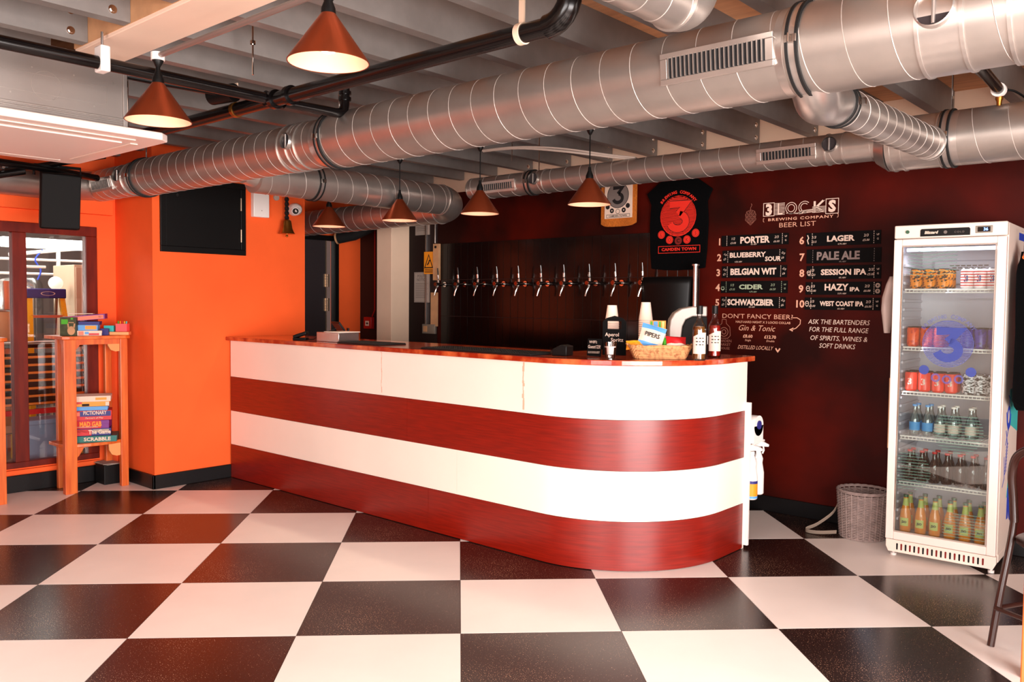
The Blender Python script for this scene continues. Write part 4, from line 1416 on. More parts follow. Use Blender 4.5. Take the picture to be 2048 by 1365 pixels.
# vinyl on the door glass
TG = Matrix.Translation((0, -0.0345, 0)) @ FACE_S
gx, gz = 0.288, 1.225
t = MB()
t.disc(gx, gz, 0.128, TG, 0.0003, r0=0.124, n=48)
for q in range(30):
    z = -0.120 + q * 0.0082
    hwid = math.sqrt(max(0, 0.124 ** 2 - z * z))
    t.rect(gx - hwid, gx + hwid, gz + z, gz + z + 0.0052, TG, 0.0003)
for x, z in ((-0.055, -0.188), (0.0, -0.195), (0.060, -0.19)):
    t.disc(gx + x, gz + z, 0.024, TG, 0.0003, r0=0.014)
arc_text(t, 'BREWING COMPANY', gx, gz, 0.140, 145, 35, 0.030, TG, bold=0.03, h=0.0003)
t.build('vinyl_disc', 'decal_soft', door, smooth=False)
t = MB()
three(t, gx, gz, 0.175, Matrix.Translation((0, -0.0350, 0)) @ FACE_S, 0.0003, w=0.045)
t.build('vinyl_numeral', 'decal_blue', door, smooth=False)
for x in (-0.115, 0.118):
    MB().disc(gx + x, gz - 0.148, 0.026, TG, 0.0003).build('vinyl_dot', 'decal_blue', door, smooth=False)
t = MB()
random.seed(3)
for q in range(9):
    wavy(t, 0.072, 0.32, 1.755 - q * 0.016 - 0.003 * q, 14, 0.007, 0.26, 0.6, 0.003, TG)
for q in range(14):
    z = 0.83 - q * 0.0165
    c = math.sqrt(max(0.0, 1 - ((z - 0.745) / 0.125) ** 2)) * 0.13
    if c > 0.01:
        t.stroke([(0.36 - c, z), (0.36 + c * 0.9, z + 0.004)], 0.003, TG)
for q in range(13):
    z = 0.60 - q * 0.0165
    c = math.sqrt(max(0.0, 1 - ((z - 0.50) / 0.11) ** 2)) * 0.115
    if c > 0.01:
        t.stroke([(max(0.05, 0.11 - c), z), (0.11 + c, z + 0.003)], 0.003, TG)
for q in range(9):
    z = 0.30 - q * 0.016
    c = math.sqrt(max(0.0, 1 - ((z - 0.21) / 0.11) ** 2)) * 0.12
    if c > 0.01:
        t.stroke([(0.41 - c, z), (min(0.505, 0.41 + c), z + 0.003)], 0.003, TG)
stuff(t.build('vinyl_waves', 'decal_green', door, smooth=False))
# grille below the door
g = MB()
g.prism([(0.0, 0.100), (0.0, 0.060), (0.014, 0.030), (W - 0.014, 0.030), (W, 0.060), (W, 0.100)], -0.002, 0.034, Matrix.Translation((0, 0.0, 0)) @ FACE_S)
gr = g.build('kick_grille', 'offwhite', FR, smooth=False, bevel=0.003)
for i in range(20):
    x = 0.062 + i * 0.0228
    s_ = MB().prism([(x + 0.0048 * math.cos(a), (0.078 if math.sin(a) >= 0 else 0.050) + 0.0048 * math.sin(a)) for a in [2 * PI * k / 12 for k in range(12)]], 0, 0.0012, Matrix.Translation((0, -0.034, 0)) @ FACE_S)
    s_.build('slot', 'tee_dark' if i % 2 else 'black', gr, smooth=False)
for x, y in ((0.03, 0.02), (W - 0.03, 0.02), (0.03, D - 0.03), (W - 0.03, D - 0.03)):
    MB().cyl((x, y, 0.0), (x, y, 0.012), 0.016, n=16).cyl((x, y, 0.012), (x, y, 0.056), 0.007, n=10).build('foot', 'white', FR)
# wire shelves
shz = [1.522, 1.196, 0.943, 0.690, 0.428]
for z in shz:
    s_ = MB()
    s_.cyl((0.046, 0.022, z), (W - 0.046, 0.022, z), 0.0045, n=8).cyl((0.046, 0.022, z - 0.016), (W - 0.046, 0.022, z - 0.016), 0.003, n=6)
    s_.cyl((0.046, 0.36, z), (W - 0.046, 0.36, z), 0.004, n=6).cyl((0.046, 0.19, z - 0.004), (W - 0.046, 0.19, z - 0.004), 0.003, n=6)
    for i in range(24):
        x = 0.052 + i * 0.0197
        s_.tube([(x, 0.36, z), (x, 0.022, z), (x, 0.022, z - 0.016)], 0.0018, n=5)
    s_.build('wire_shelf', 'white', FR)
# side vinyl on the right panel
TS_ = Matrix.Translation((W + 0.0006, 0, 0)) @ FACE_E
MB().prism([(0.20, 0.98), (D - 0.002, 0.98), (D - 0.002, 0.72), (0.24, 0.78)], 0, 0.0004, TS_).build('side_panel_print', 'teal', FR, smooth=False)
MB().prism([(0.24, 0.52), (0.34, 0.56), (D - .002, 0.50), (D - .002, 0.36), (0.20, 0.38)], 0, 0.0004, TS_).build('side_panel_print', 'teal', FR, smooth=False)
t = MB()
T3 = Matrix.Translation((W + 0.0012, 0, 0)) @ FACE_E
t.disc(0.335, 0.335, 0.07, T3, r0=0.038, ry=0.105)
t.rect(0.22, 0.262, 0.255, 0.43, T3)
t.stroke([(0.12, 0.86), (0.14, 0.80), (0.18, 0.76), (0.23, 0.78), (0.25, 0.84)], 0.014, T3)
t.disc(0.185, 0.83, 0.045, T3, r0=0.028, ry=0.06)
t.stroke([(0.12, 0.68), (0.15, 0.72), (0.12, 0.76)], 0.008, T3)
t.stroke([(0.17, 0.68), (0.15, 0.72), (0.19, 0.76)], 0.008, T3)
for q in range(9):
    t.stroke([(0.11 + q * 0.004, 0.52 + q * 0.018), (0.16 + q * 0.004, 0.54 + q * 0.018)], 0.006, T3)
t.stroke([(0.06, 0.46), (0.11, 0.50), (0.09, 0.62)], 0.006, T3)
t.stroke([(0.16, 0.95), (0.20, 0.93), (0.18, 0.89), (0.22, 0.87)], 0.007, T3)
t.rect(0.30, D - 0.005, 1.80, 1.84, T3)
t.build('side_panel_logo', 'blue', FR, smooth=False)

FM = Matrix.Translation(FR.location) @ Matrix.Rotation(R(2), 4, 'Z')


def can(label, m, mk=None, numeral=None):
    c = thing('drink_can', label, 'can', (0, 0, 0), R(2))
    MB().lathe([(0.0255, 0.0), (0.033, 0.010), (0.033, 0.098), (0.0295, 0.106)], 20).build('can_body', m, c)
    MB().lathe([(0.0295, 0.106), (0.0270, 0.112), (0.0262, 0.112), (0.0250, 0.108), (0.0, 0.108)], 20, caps=False).build('can_rim', 'can_top' if mk != 'dark' else 'ink', c)
    if numeral:
        mb = MB()
        vs, fs = text_geo('3', 0.050, 0.03)
        mb.add([V((0.0334 * math.sin(v.x / 0.033), -0.0334 * math.cos(v.x / 0.033), v.y + 0.038)) for v in vs], fs)
        mb.build('printed_numeral', numeral, c, smooth=False)
    if mk == 'stripe':
        mb = MB()
        for q in range(6):
            mb.cyl((0, 0, 0.014 + q * 0.015), (0, 0, 0.020 + q * 0.015), 0.0332, n=20, caps=False)
        mb.build('printed_stripes', 'red', c)
    return c


def can_rows(proto, xs, ys, z, label, group):
    first = True
    for jy, y in enumerate(ys):
        for ix, x in enumerate(xs):
            p = FM @ V((x, y, z))
            if jy == 0 and ix == 0:
                o = proto
                o.location = p
            else:
                o = dup(proto, p)
            o['group'] = group
            pos = ('leftmost', 'middle', 'rightmost')[ix if len(xs) == 3 else (0 if ix == 0 else 2)] if len(xs) <= 3 else ('leftmost', 'second from the left', 'second from the right', 'rightmost')[ix]
            o['label'] = label + ', %s %s' % (pos, ('in the front row', 'in the second row', 'in the third row')[jy])
    return


fy = [0.062, 0.135]
can_rows(can('x', 'can_orange', 'dark'), (0.095, 0.165, 0.235), fy + [0.208], 1.5275, 'black and amber patterned can, top shelf left', 'amber and black cans on the top shelf')
can_rows(can('x', 'can_stripe_w', 'stripe', 'navy'), (0.354, 0.417, 0.480), fy, 1.5275, 'red and white striped can, top shelf right', 'red striped cans on the top shelf')
can_rows(can('x', 'can_vermil', 'dark'), (0.088, 0.158, 0.228), fy, 1.2015, 'vermilion can on the second shelf, left side', 'vermilion cans on the second shelf')
can_rows(can('x', 'can_purple', 'dark'), (0.360, 0.428, 0.493), fy, 1.2015, 'purple can on the second shelf, right side', 'purple cans on the second shelf')
can_rows(can('x', 'can_red', 'dark', 'label'), (0.085, 0.155, 0.225, 0.292), fy, 0.9485, 'plain red can, third shelf left', 'red cans on the third shelf')
can_rows(can('x', 'can_grey', None), (0.378, 0.438, 0.496), fy, 0.9485, 'black and white patterned can on the third shelf right', 'black and white cans on the third shelf')


def soda(label, gm, cap, lm=None, H_=0.19, drink=None, r=0.028):
    b_ = thing('glass_bottle', label, 'bottle', (0, 0, 0), R(2))
    k = H_ / 0.19
    MB().lathe([(r * .92, 0), (r, 0.005), (r, 0.095 * k), (r * 0.82, 0.118 * k), (0.0125, 0.145 * k), (0.0115, 0.180 * k), (0.0, 0.180 * k)], 20).build('glass', gm, b_)
    MB().cyl((0, 0, 0.178 * k), (0, 0, 0.190 * k), 0.0138, n=14).build('cap', cap, b_)
    if lm:
        MB().cyl((0, 0, 0.030 * k), (0, 0, 0.082 * k), r + 0.0006, n=20, caps=False).build('label_band', lm, b_)
    return b_


def row(proto, xs, ys, z, label, group):
    names = {2: ('left', 'right'), 3: ('leftmost', 'middle', 'rightmost'), 6: ('leftmost', 'second from the left', 'third from the left', 'third from the right', 'second from the right', 'rightmost'),
             7: ('leftmost', 'second from the left', 'third from the left', 'middle', 'third from the right', 'second from the right', 'rightmost')}[len(xs)]
    for jy, y in enumerate(ys):
        for ix, x in enumerate(xs):
            p = FM @ V((x, y, z))
            o = proto if (jy == 0 and ix == 0) else dup(proto, p)
            o.location = p
            o['group'] = group
            o['label'] = label + ', %s %s' % (names[ix], ('in the front row', 'in the back row', 'in the rear row')[jy])


row(soda('x', 'water', 'sky', 'sky', 0.175), (0.105, 0.172), (0.085, 0.16), 0.695, 'clear bottle with a blue cap and blue label', 'blue capped water bottles on the fourth shelf')
row(soda('x', 'water', 'white', 'label', 0.175), (0.235, 0.305, 0.392), (0.085, 0.16), 0.695, 'clear bottle with a white cap and pale label', 'white capped bottles on the fourth shelf')
row(soda('x', 'cola', 'red', None, 0.175), (0.085, 0.150, 0.215, 0.280, 0.345, 0.410, 0.475), (0.085, 0.16), 0.433, 'dark cola bottle on the fifth shelf', 'dark cola bottles on the fifth shelf')
jb = thing('juice_bottle', 'x', 'bottle', (0, 0, 0), R(2))
MB().lathe([(0.027, 0), (0.030, 0.006), (0.031, 0.075), (0.027, 0.115), (0.017, 0.150), (0.013, 0.178), (0.012, 0.200), (0.0, 0.200)], 24).build('juice_glass', 'juice', jb)
MB().cyl((0, 0, 0.198), (0, 0, 0.212), 0.0142, n=16).build('cap', 'cap_green', jb)
MB().lathe([(0.0175, 0.150), (0.0136, 0.179), (0.0130, 0.192)], 20, caps=False).build('neck_label', 'juice_label', jb)
n = 10
vs, fs = [], []
for i in range(n + 1):
    a = R(-90 - 42 + 84 * i / n)
    for z in (0.036, 0.082):
        vs.append((0.0316 * math.cos(a), 0.0316 * math.sin(a), z))
MB().add(vs, [(2 * i, 2 * i + 2, 2 * i + 3, 2 * i + 1) for i in range(n)]).build('front_label', 'juice_label', jb)
mb = MB()
vs, fs = text_geo('J2O', 0.016, 0.06)
mb.add([V((0.0322 * math.sin(v.x / 0.032), -0.0322 * math.cos(v.x / 0.032), v.y + 0.054)) for v in vs], fs)
mb.build('label_mark', 'ink', jb, smooth=False)
row(jb, (0.082, 0.162, 0.236, 0.312, 0.388, 0.464), (0.045, 0.135), 0.140, 'orange juice bottle in the fridge bottom', 'orange juice bottles in the fridge')
fl = bpy.data.lights.new('fridge_lamp', 'AREA')
fl.shape = 'RECTANGLE'
fl.size, fl.size_y = 0.42, 0.05
fl.energy = 0.55
fl.color = (0.88, 0.9, 1.0)
fo = bpy.data.objects.new('fridge_lamp', fl)
COL.objects.link(fo)
fo.parent = FR
fo.location = (W / 2, 0.05, 1.72)
fo.rotation_euler = (R(8), 0, 0)
fo2 = fo.copy()
fo2.data = fl.copy()
fo2.data.size, fo2.data.size_y = 1.4, 0.03
fo2.data.energy = 0.45
COL.objects.link(fo2)
fo2.parent = FR
fo2.location = (0.056, 0.012, 0.95)
fo2.rotation_euler = (0, R(-90 + 20), 0)

# garment hanging on the fridge's right side, coat behind its left side
gm = thing('black_hoodie', 'black hooded top on a wooden hanger over the right side of the fridge', 'garment', tuple(FM @ V((W + 0.045, 0.17, 1.30))), R(2))
half = [(0.0, 0.415), (0.06, 0.42), (0.11, 0.38), (0.15, 0.28), (0.165, 0.0), (0.185, -0.33), (0.10, -0.385), (0.0, -0.40)]
poly = half + [(-x * 1.15, z + (0.10 if z < -0.3 else 0)) for x, z in half[::-1][1:-1]]
n = 18
vs, fs = [], []
for l in (0, 1):
    for j in range(n + 1):
        z = 0.42 - j / n * 0.80
        hw = 0.055 + 0.11 * min(1, (j / n) * 6) ** 0.6 + 0.02 * (j / n)
        for i in range(13):
            u = i / 12 * 2 - 1
            x = (0.035 * (1 - u * u) + 0.006 * math.sin(9 * u + 5 * j / n)) * (1 if l else -0.25)
            vs.append((x, u * hw, z - 0.02 * u - (0.05 * (1 - abs(u)) if j == n else 0) - (abs(u) ** 3 * 0.03 if j < 2 else 0)))
n1 = (n + 1) * 13
for l in (0, 1):
    for j in range(n):
        for i in range(12):
            a = l * n1 + j * 13 + i
            fs.append((a, a + 1, a + 14, a + 13))
for j in range(n):
    for i in (0, 12):
        a = j * 13 + i
        fs.append((a, a + 13, n1 + a + 13, n1 + a))
for i in range(12):
    for j in (0, n):
        a = j * 13 + i
        fs.append((a, a + 1, n1 + a + 1, n1 + a))
MB().add(vs, fs).build('fabric', 'tee', gm, ang=60)
MB().tube([(0.02, -0.12, 0.39), (0.02, -0.04, 0.43), (0.02, 0.0, 0.445), (0.02, 0.04, 0.43), (0.02, 0.12, 0.39)], 0.010, n=10).box(0.012, 0.028, -0.045, 0.0, 0.41, 0.47).build('wooden_hanger', 'pine', gm)
MB().tube([(0.02, 0.0, 0.445), (0.02, 0.0, 0.51), (0.0, 0.0, 0.53), (-0.015, 0.0, 0.535)], 0.003, n=6).build('hook', 'chrome', gm)
ct = thing('pale_coat', 'pale pink cloth hanging on the wall behind the left edge of the fridge', 'cloth', (0.835, 2.945, 1.43))
vs, fs = [], []
prof = [(0.18, 0.02), (0.13, 0.05), (0.05, 0.055), (-0.03, 0.06), (-0.10, 0.045), (-0.17, 0.03)]
for z, r in prof:
    for i in range(12):
        a = 2 * PI * i / 12
        vs.append((-0.02 + r * 0.55 * math.cos(a) - (0.018 if z < 0.1 else 0), r * 1.2 * math.sin(a), z))
for j in range(len(prof) - 1):
    for i in range(12):
        fs.append((j * 12 + i, j * 12 + (i + 1) % 12, (j + 1) * 12 + (i + 1) % 12, (j + 1) * 12 + i))
fs += [tuple(range(12)), tuple(range((len(prof) - 1) * 12, len(prof) * 12))]
MB().add(vs, fs).build('cloth', 'pinkwhite', ct, ang=60)
MB().tube([(0, 0.04, 0.20), (0, 0.0, 0.20), (0, -0.02, 0.215)], 0.006, n=8).build('wall_hook', 'black', ct)

# wicker bin
bn = thing('wicker_bin', 'round grey wicker basket on the floor beside the fridge', 'basket', (0.740, 2.77, 0))
hB, rT, rBm = 0.29, 0.150, 0.130
m = MB()
for k in range(34):
    z = 0.012 + k * 0.0079
    r = rBm + (rT - rBm) * z / hB
    pts = [((r + 0.0025 * math.cos(i * PI + k * PI)) * math.cos(2 * PI * i / 48), (r + 0.0025 * math.cos(i * PI + k * PI)) * math.sin(2 * PI * i / 48), z) for i in range(48)]
    m.tube(pts, 0.0042, n=4, closed=True)
stuff(m.build('woven_wall', 'wicker_grey', bn))
m = MB()
for i in range(24):
    a = 2 * PI * (i + 0.5) / 24
    m.tube([(rBm * math.cos(a), rBm * math.sin(a), 0.003), (rT * math.cos(a), rT * math.sin(a), hB)], 0.004, n=5)
stuff(m.build('stakes', 'wicker_grey', bn))
m = MB()
for ph_ in (0, 1, 2):
    pts = [((rT + 0.003 * math.cos(i * 0.8 + ph_ * 2.1)) * math.cos(2 * PI * i / 60), (rT + 0.003 * math.cos(i * 0.8 + ph_ * 2.1)) * math.sin(2 * PI * i / 60), hB + 0.005 * math.sin(i * 0.8 + ph_ * 2.1)) for i in range(60)]
    m.tube(pts, 0.0055, n=5, closed=True)
m.build('rim_braid', 'wicker_grey', bn)
MB().cyl((0, 0, 0.001), (0, 0, 0.010), rBm, n=32).build('base', 'wicker_grey', bn)


def ribbon(pts, w, th=0.003, wdir=(0, 0, 1)):
    vs, fs = [], []
    wd = V(wdir).normalized()
    for i, p in enumerate(pts):
        p = V(p)
        a, b_ = V(pts[max(0, i - 1)]), V(pts[min(len(pts) - 1, i + 1)])
        tn = (b_ - a).normalized()
        nn = tn.cross(wd).normalized()
        for sgn1, sgn2 in ((1, 1), (1, -1), (-1, -1), (-1, 1)):
            vs.append(p + wd * w / 2 * sgn1 + nn * th / 2 * sgn2)
    for i in range(len(pts) - 1):
        for k in range(4):
            fs.append((i * 4 + k, i * 4 + (k + 1) % 4, (i + 1) * 4 + (k + 1) % 4, (i + 1) * 4 + k))
    fs += [(0, 1, 2, 3), tuple(range(len(vs) - 4, len(vs)))]
    return MB().add(vs, fs)


def smooth_pts(pts, n=6):
    pts = [V(p) for p in pts]
    out = []
    for i in range(len(pts) - 1):
        p0, p1, p2, p3 = pts[max(0, i - 1)], pts[i], pts[i + 1], pts[min(len(pts) - 1, i + 2)]
        for k in range(n):
            t_ = k / n
            out.append(0.5 * ((2 * p1) + (p2 - p0) * t_ + (2 * p0 - 5 * p1 + 4 * p2 - p3) * t_ ** 2 + (3 * p1 - p0 - 3 * p2 + p3) * t_ ** 3))
    out.append(pts[-1])
    return out


ribbon(smooth_pts([(-0.137, -0.03, 0.20), (-0.165, -0.05, 0.13), (-0.24, -0.10, 0.055), (-0.295, -0.14, 0.022), (-0.27, -0.165, 0.016), (-0.20, -0.16, 0.020), (-0.115, -0.115, 0.03)]),
       0.030, wdir=(0.25, -0.55, 0.8)).build('canvas_strap', 'strap', bn, ang=60)

# ------------------------------------------------------------ ducts
def seam(p0, p1, r, pitch=0.137, n=36, ph=0.0):
    p0, p1 = V(p0), V(p1)
    L = (p1 - p0).length
    q = (p1 - p0).to_track_quat('Z', 'Y')
    k = max(2, int(L / pitch * n))
    pts = []
    for i in range(k + 1):
        a = 2 * PI * (L * i / k) / pitch + ph
        pts.append(p0 + q @ V((r * math.cos(a), r * math.sin(a), L * i / k)))
    return MB().tube(pts, 0.0017, n=4)


def section(root, p0, p1, r, pitch=0.137, ph=0.0):
    MB().cyl(p0, p1, r, n=56, caps=True).build('duct_section', 'duct', root)
    stuff(seam(p0, p1, r, pitch, ph=ph).build('spiral_seam', 'seam', root))


def ring(root, x, c, r, w=0.008, name='collar_bead', m='duct_band', axis='x', g=0.006):
    d = V((w / 2, 0, 0)) if axis == 'x' else V((0, w / 2, 0))
    c = V(c)
    MB().cyl(c - d, c + d, r + g, n=56).build(name, m, root)


def clamp(root, c, r, axis='x'):
    ex = V((1, 0, 0)) if axis == 'x' else V((0, 1, 0))
    c = V(c)
    for o_ in (-0.016, 0.016):
        MB().cyl(c + ex * (o_ - 0.005), c + ex * (o_ + 0.005), r + 0.010, n=56).build('rubber_ring', 'rubber', root)
    MB().cyl(c - ex * 0.011, c + ex * 0.011, r + 0.006, n=56).build('clamp_band', 'duct_band', root)
    m = MB()
    s_ = V((0, -r - 0.012, 0)) if axis == 'x' else V((r + 0.012, 0, 0))
    m.box(-0.02, 0.02, -0.006, 0.008, -0.012, 0.012, Matrix.Translation(c + s_))
    m.cyl(c + s_ + V((0, -0.016, -0.014)), c + s_ + V((0, -0.016, 0.014)), 0.004, n=8)
    m.build('clamp_bolt', 'chrome', root)


def grille(root, x0, x1, yc, zc, r, hh, nf, tilt):
    """slotted air grille set in the duct wall, facing the room"""
    g_ = MB()
    T = Matrix.Translation((0, yc, zc)) @ Matrix.Rotation(R(tilt), 4, 'X') @ Matrix.Translation((0, -r + 0.004, 0))
    o = 0.028
    g_.box(x0 - o, x1 + o, -0.010, 0.004, hh / 2, hh / 2 + 0.020, T).box(x0 - o, x1 + o, -0.010, 0.004, -hh / 2 - 0.020, -hh / 2, T)
    g_.box(x0 - o, x0, -0.010, 0.004, -hh / 2, hh / 2, T).box(x1, x1 + o, -0.010, 0.004, -hh / 2, hh / 2, T)
    G = g_.build('air_grille', 'duct_band', root, smooth=False, bevel=0.002)
    MB().box(x0, x1, -0.0075, 0.003, -hh / 2, hh / 2, T).build('shade_slab', 'grille_dark', G, smooth=False)  # dark slab on the duct stands in for shade between the fins
    w = (x1 - x0) / nf
    for i in range(nf):
        x = x0 + (i + 0.5) * w
        MB().box(x - w * 0.12, x + w * 0.12, -0.017, -0.008, -hh / 2, hh / 2, T).build('fin', 'duct_band', G, smooth=False)


def cap(root, c, d, r):
    """round damper hatch with a bar handle"""
    c, d = V(c), V(d).normalized()
    C_ = MB().tube([c - d * 0.03, c + d * 0.018, c + d * 0.022], [r, r, r * 0.94], n=28, caps=False).build('damper_collar', 'duct_band', root)
    MB().cyl(c + d * 0.004, c + d * 0.008, r * 0.9, n=28).build('damper_plate', 'door_dark', C_)
    sd = d.cross(V((0, 0, 1))).normalized()
    MB().tube([c + d * 0.014 - V((0, 0, r * 0.8)), c + d * 0.014 + V((0, 0, r * 0.8))], 0.006, n=8).build('damper_bar', 'duct_band', C_)
    return C_


DY, DZ = 0.262, 2.285
d1 = thing('spiral_duct', 'largest spiral steel air duct crossing the whole room in front of the bar', 'air duct', (0, 0, 0), group='spiral steel air ducts')
section(d1, (1.33, DY, DZ), (3.0, DY, DZ), 0.150, ph=0.4)
section(d1, (-1.22, DY, DZ), (1.30, DY, DZ), 0.146, ph=1.0)
section(d1, (-3.45, DY, DZ), (-1.30, DY, DZ), 0.130, pitch=0.115, ph=2.0)
section(d1, (-4.20, DY - 0.01, DZ), (-3.50, DY - 0.01, DZ), 0.116, pitch=0.115)
section(d1, (-4.24, DY - 0.01, DZ), (-4.22, DY - 0.01, DZ), 0.116)
MB().tube([(-4.20, DY - 0.01, DZ), (-4.19, -0.1, DZ - 0.02), (-4.12, -0.6, DZ - 0.02), (-4.08, -1.2, DZ - 0.02)], 0.112, n=32).build('duct_bend', 'duct', d1)
for a, b_, r0, r1 in ((-1.30, -1.22, 0.131, 0.147), (-3.50, -3.45, 0.117, 0.131), (1.30, 1.33, 0.147, 0.151)):
    MB().cyl((a, DY, DZ), (b_, DY, DZ), r0, r1, n=56).build('reducer', 'duct_band', d1)
clamp(d1, (1.365, DY, DZ), 0.150)
clamp(d1, (-1.20, DY, DZ), 0.146)
clamp(d1, (-3.42, DY, DZ), 0.130)
for x in (-1.52, -1.44, -1.60, -3.56):
    ring(d1, 'x', (x, DY if x > -3 else DY - .01, DZ), 0.130 if x > -3 else 0.116)
for x in (1.74, 1.86, 1.98):
    ring(d1, 'x', (x, DY, DZ), 0.150, 0.010)
MB().cyl((1.74, DY, DZ), (1.86, DY, DZ), 0.1525, n=56).build('collar_sleeve', 'duct_band', d1)
grille(d1, 0.905, 1.275, DY, DZ, 0.146, 0.070, 22, 6)
grille(d1, -4.03, -3.72, DY - .01, DZ, 0.116, 0.060, 14, 12)
cap(d1, (1.79, DY - 0.142, DZ + 0.005), (0.0, -1, 0.10), 0.056)
cap(d1, (-1.49, DY - 0.128, DZ + 0.01), (0.0, -1, 0.05), 0.045)
cap(d1, (-3.60, DY - 0.118, DZ + 0.015), (0.3, -1, 0.1), 0.045)
for x in (-1.20, 1.365, -3.42):
    MB().cyl((x, DY, DZ + 0.14), (x, DY, ZC), 0.005, n=8).build('hanger_rod', 'chrome', d1)

EY, EZ = 2.0, 2.262
d2 = thing('spiral_duct', 'smaller spiral steel air duct running along the dark back wall above the beer list', 'air duct', (0, 0, 0), group='spiral steel air ducts')
section(d2, (-1.88, EY, EZ), (1.00, EY, EZ), 0.080, pitch=0.125, ph=1.0)
section(d2, (1.42, EY, EZ - 0.012), (3.2, EY, EZ - 0.012), 0.133, pitch=0.15)
MB().cyl((0.86, EY, EZ), (1.04, EY, EZ), 0.083, n=48).build('collar_sleeve', 'duct_band', d2)
MB().cyl((1.03, EY, EZ - 0.006), (1.09, EY, EZ - 0.012), 0.098, 0.133, n=56).build('reducer', 'duct_band', d2)
MB().cyl((1.09, EY, EZ - 0.012), (1.42, EY, EZ - 0.012), 0.133, n=56).build('tee_section', 'duct_band', d2)
MB().lathe([(0.0, -0.030), (0.05, -0.026), (0.075, -0.012), (0.081, 0.0)], 40, Matrix.Translation((-1.88, EY, EZ)) @ Matrix.Rotation(R(90), 4, 'Y')).build('end_cap', 'duct_band', d2)
for x in (1.11, 1.16, 1.33):
    ring(d2, 'x', (x, EY, EZ - 0.012), 0.133, g=0.005)
for x in (0.77, 0.86, 1.0, -1.17):
    ring(d2, 'x', (x, EY, EZ), 0.081, g=0.004)
clamp(d2, (1.365, EY, EZ - 0.012), 0.133)
clamp(d2, (-1.30, EY, EZ), 0.080)
MB().cyl((1.365, EY, EZ + 0.12), (1.365, EY, ZC), 0.004, n=8).build('hanger_rod', 'chrome', d2)
MB().cyl((-1.25, EY, EZ + 0.07), (-1.25, EY, ZC), 0.004, n=8).build('hanger_rod', 'chrome', d2)
grille(d2, 0.42, 0.70, EY, EZ, 0.080, 0.044, 15, 8)
grille(d2, -1.70, -1.43, EY, EZ, 0.080, 0.044, 14, 8)
cap(d2, (0.80, EY - 0.078, EZ + 0.012), (0.15, -1, 0.1), 0.040)
cap(d2, (-1.23, EY - 0.078, EZ + 0.012), (0.15, -1, 0.1), 0.040)

BZ2 = 2.205
d3 = thing('branch_duct', 'short slanting-away branch duct joining the large duct to the back wall duct', 'air duct', (0, 0, 0), group='spiral steel air ducts')
pts = smooth_pts([(1.37, 0.27, 2.20), (1.36, 0.33, 2.165), (1.335, 0.42, 2.150), (1.31, 0.54, 2.165), (1.305, 0.66, 2.185)], 8)
MB().tube(pts, 0.078, n=40).build('elbow', 'duct_band', d3)
section(d3, (1.305, 0.66, 2.185), (1.305, 1.90, 2.215), 0.075, pitch=0.105)
clamp(d3, (1.305, 0.67, 2.185), 0.076, 'y')
ring(d3, 'y', (1.305, 1.84, 2.214), 0.075, 0.012, axis='y')
for t_ in (0.35, 0.7):
    p = pts[int(t_ * len(pts))]

d4 = thing('cross_duct', 'spiral duct running away from the large duct towards the pillar and turning left', 'air duct', (0, 0, 0), group='spiral steel air ducts')
CX_ = -2.20
section(d4, (CX_, 0.36, 2.205), (CX_, 1.98, 2.205), 0.112, pitch=0.125)
MB().cyl((CX_, 0.30, 2.23), (CX_, 0.50, 2.205), 0.085, 0.112, n=48).build('reducer', 'duct_band', d4)
pts = []
for i in range(13):
    a = R(0 + 90 * i / 12)
    pts.append((CX_ - 0.17 + 0.17 * math.cos(a), 1.98 + 0.17 * math.sin(a), 2.205 - 0.045 * i / 12))
MB().tube(pts, 0.114, n=44).build('elbow', 'duct', d4)
section(d4, (CX_ - 0.17, 2.15, 2.16), (-4.42, 2.15, 2.14), 0.112, pitch=0.125)
clamp(d4, (CX_, 0.80, 2.205), 0.112, 'y')
ring(d4, 'y', (CX_, 1.97, 2.205), 0.112, 0.010, axis='y')
ring(d4, 'x', (CX_ - 0.18, 2.15, 2.16), 0.112, 0.010)

d5 = thing('elbow_duct', 'pale steel duct at the top of the picture that ends in an upward elbow', 'air duct', (0, 0, 0), group='spiral steel air ducts')
ex_, ez_ = 1.115, 2.375
section(d5, (ex_, -1.6, ez_), (ex_, -0.20, ez_), 0.083, pitch=0.11)
pts = []
for i in range(13):
    a = R(-90 + 90 * i / 12)
    pts.append((ex_ + 0.00, -0.20 + 0.13 * math.cos(a), ez_ + 0.13 + 0.13 * math.sin(a)))
MB().tube(pts, 0.085, n=40).build('elbow', 'duct', d5)
MB().cyl((ex_, -0.07, ez_ + 0.13), (ex_, -0.07, ZC), 0.086, n=40).build('riser', 'duct_band', d5)
ring(d5, 'y', (ex_, -0.20, ez_), 0.084, 0.010, axis='y')
d6 = thing('duct_riser', 'short vertical steel collar rising from the large duct beside its grille', 'air duct', (1.40, 0.30, 2.40))
MB().cyl((0, 0, 0), (0, 0, ZC - 2.40), 0.075, n=40).build('riser', 'duct_band', d6)
MB().cyl((0, 0, 0.05), (0, 0, 0.062), 0.080, n=40).build('collar_bead', 'chrome', d6)

# ------------------------------------------------------------ pendant lamps
cnd = tag(MB().cyl((-3.62, 1.42, 2.44), (1.1, 1.42, 2.44), 0.009, n=10).build('lamp_conduit', 'steel'), 'long thin steel conduit carrying the four lamps over the bar', 'conduit')
cnd2 = tag(MB().cyl((-0.80, -0.945, 2.385), (3.6, -0.945, 2.385), 0.011, n=10).build('lamp_conduit', 'acbox'), 'thicker grey conduit under the cream beam carrying the two front lamps', 'conduit')


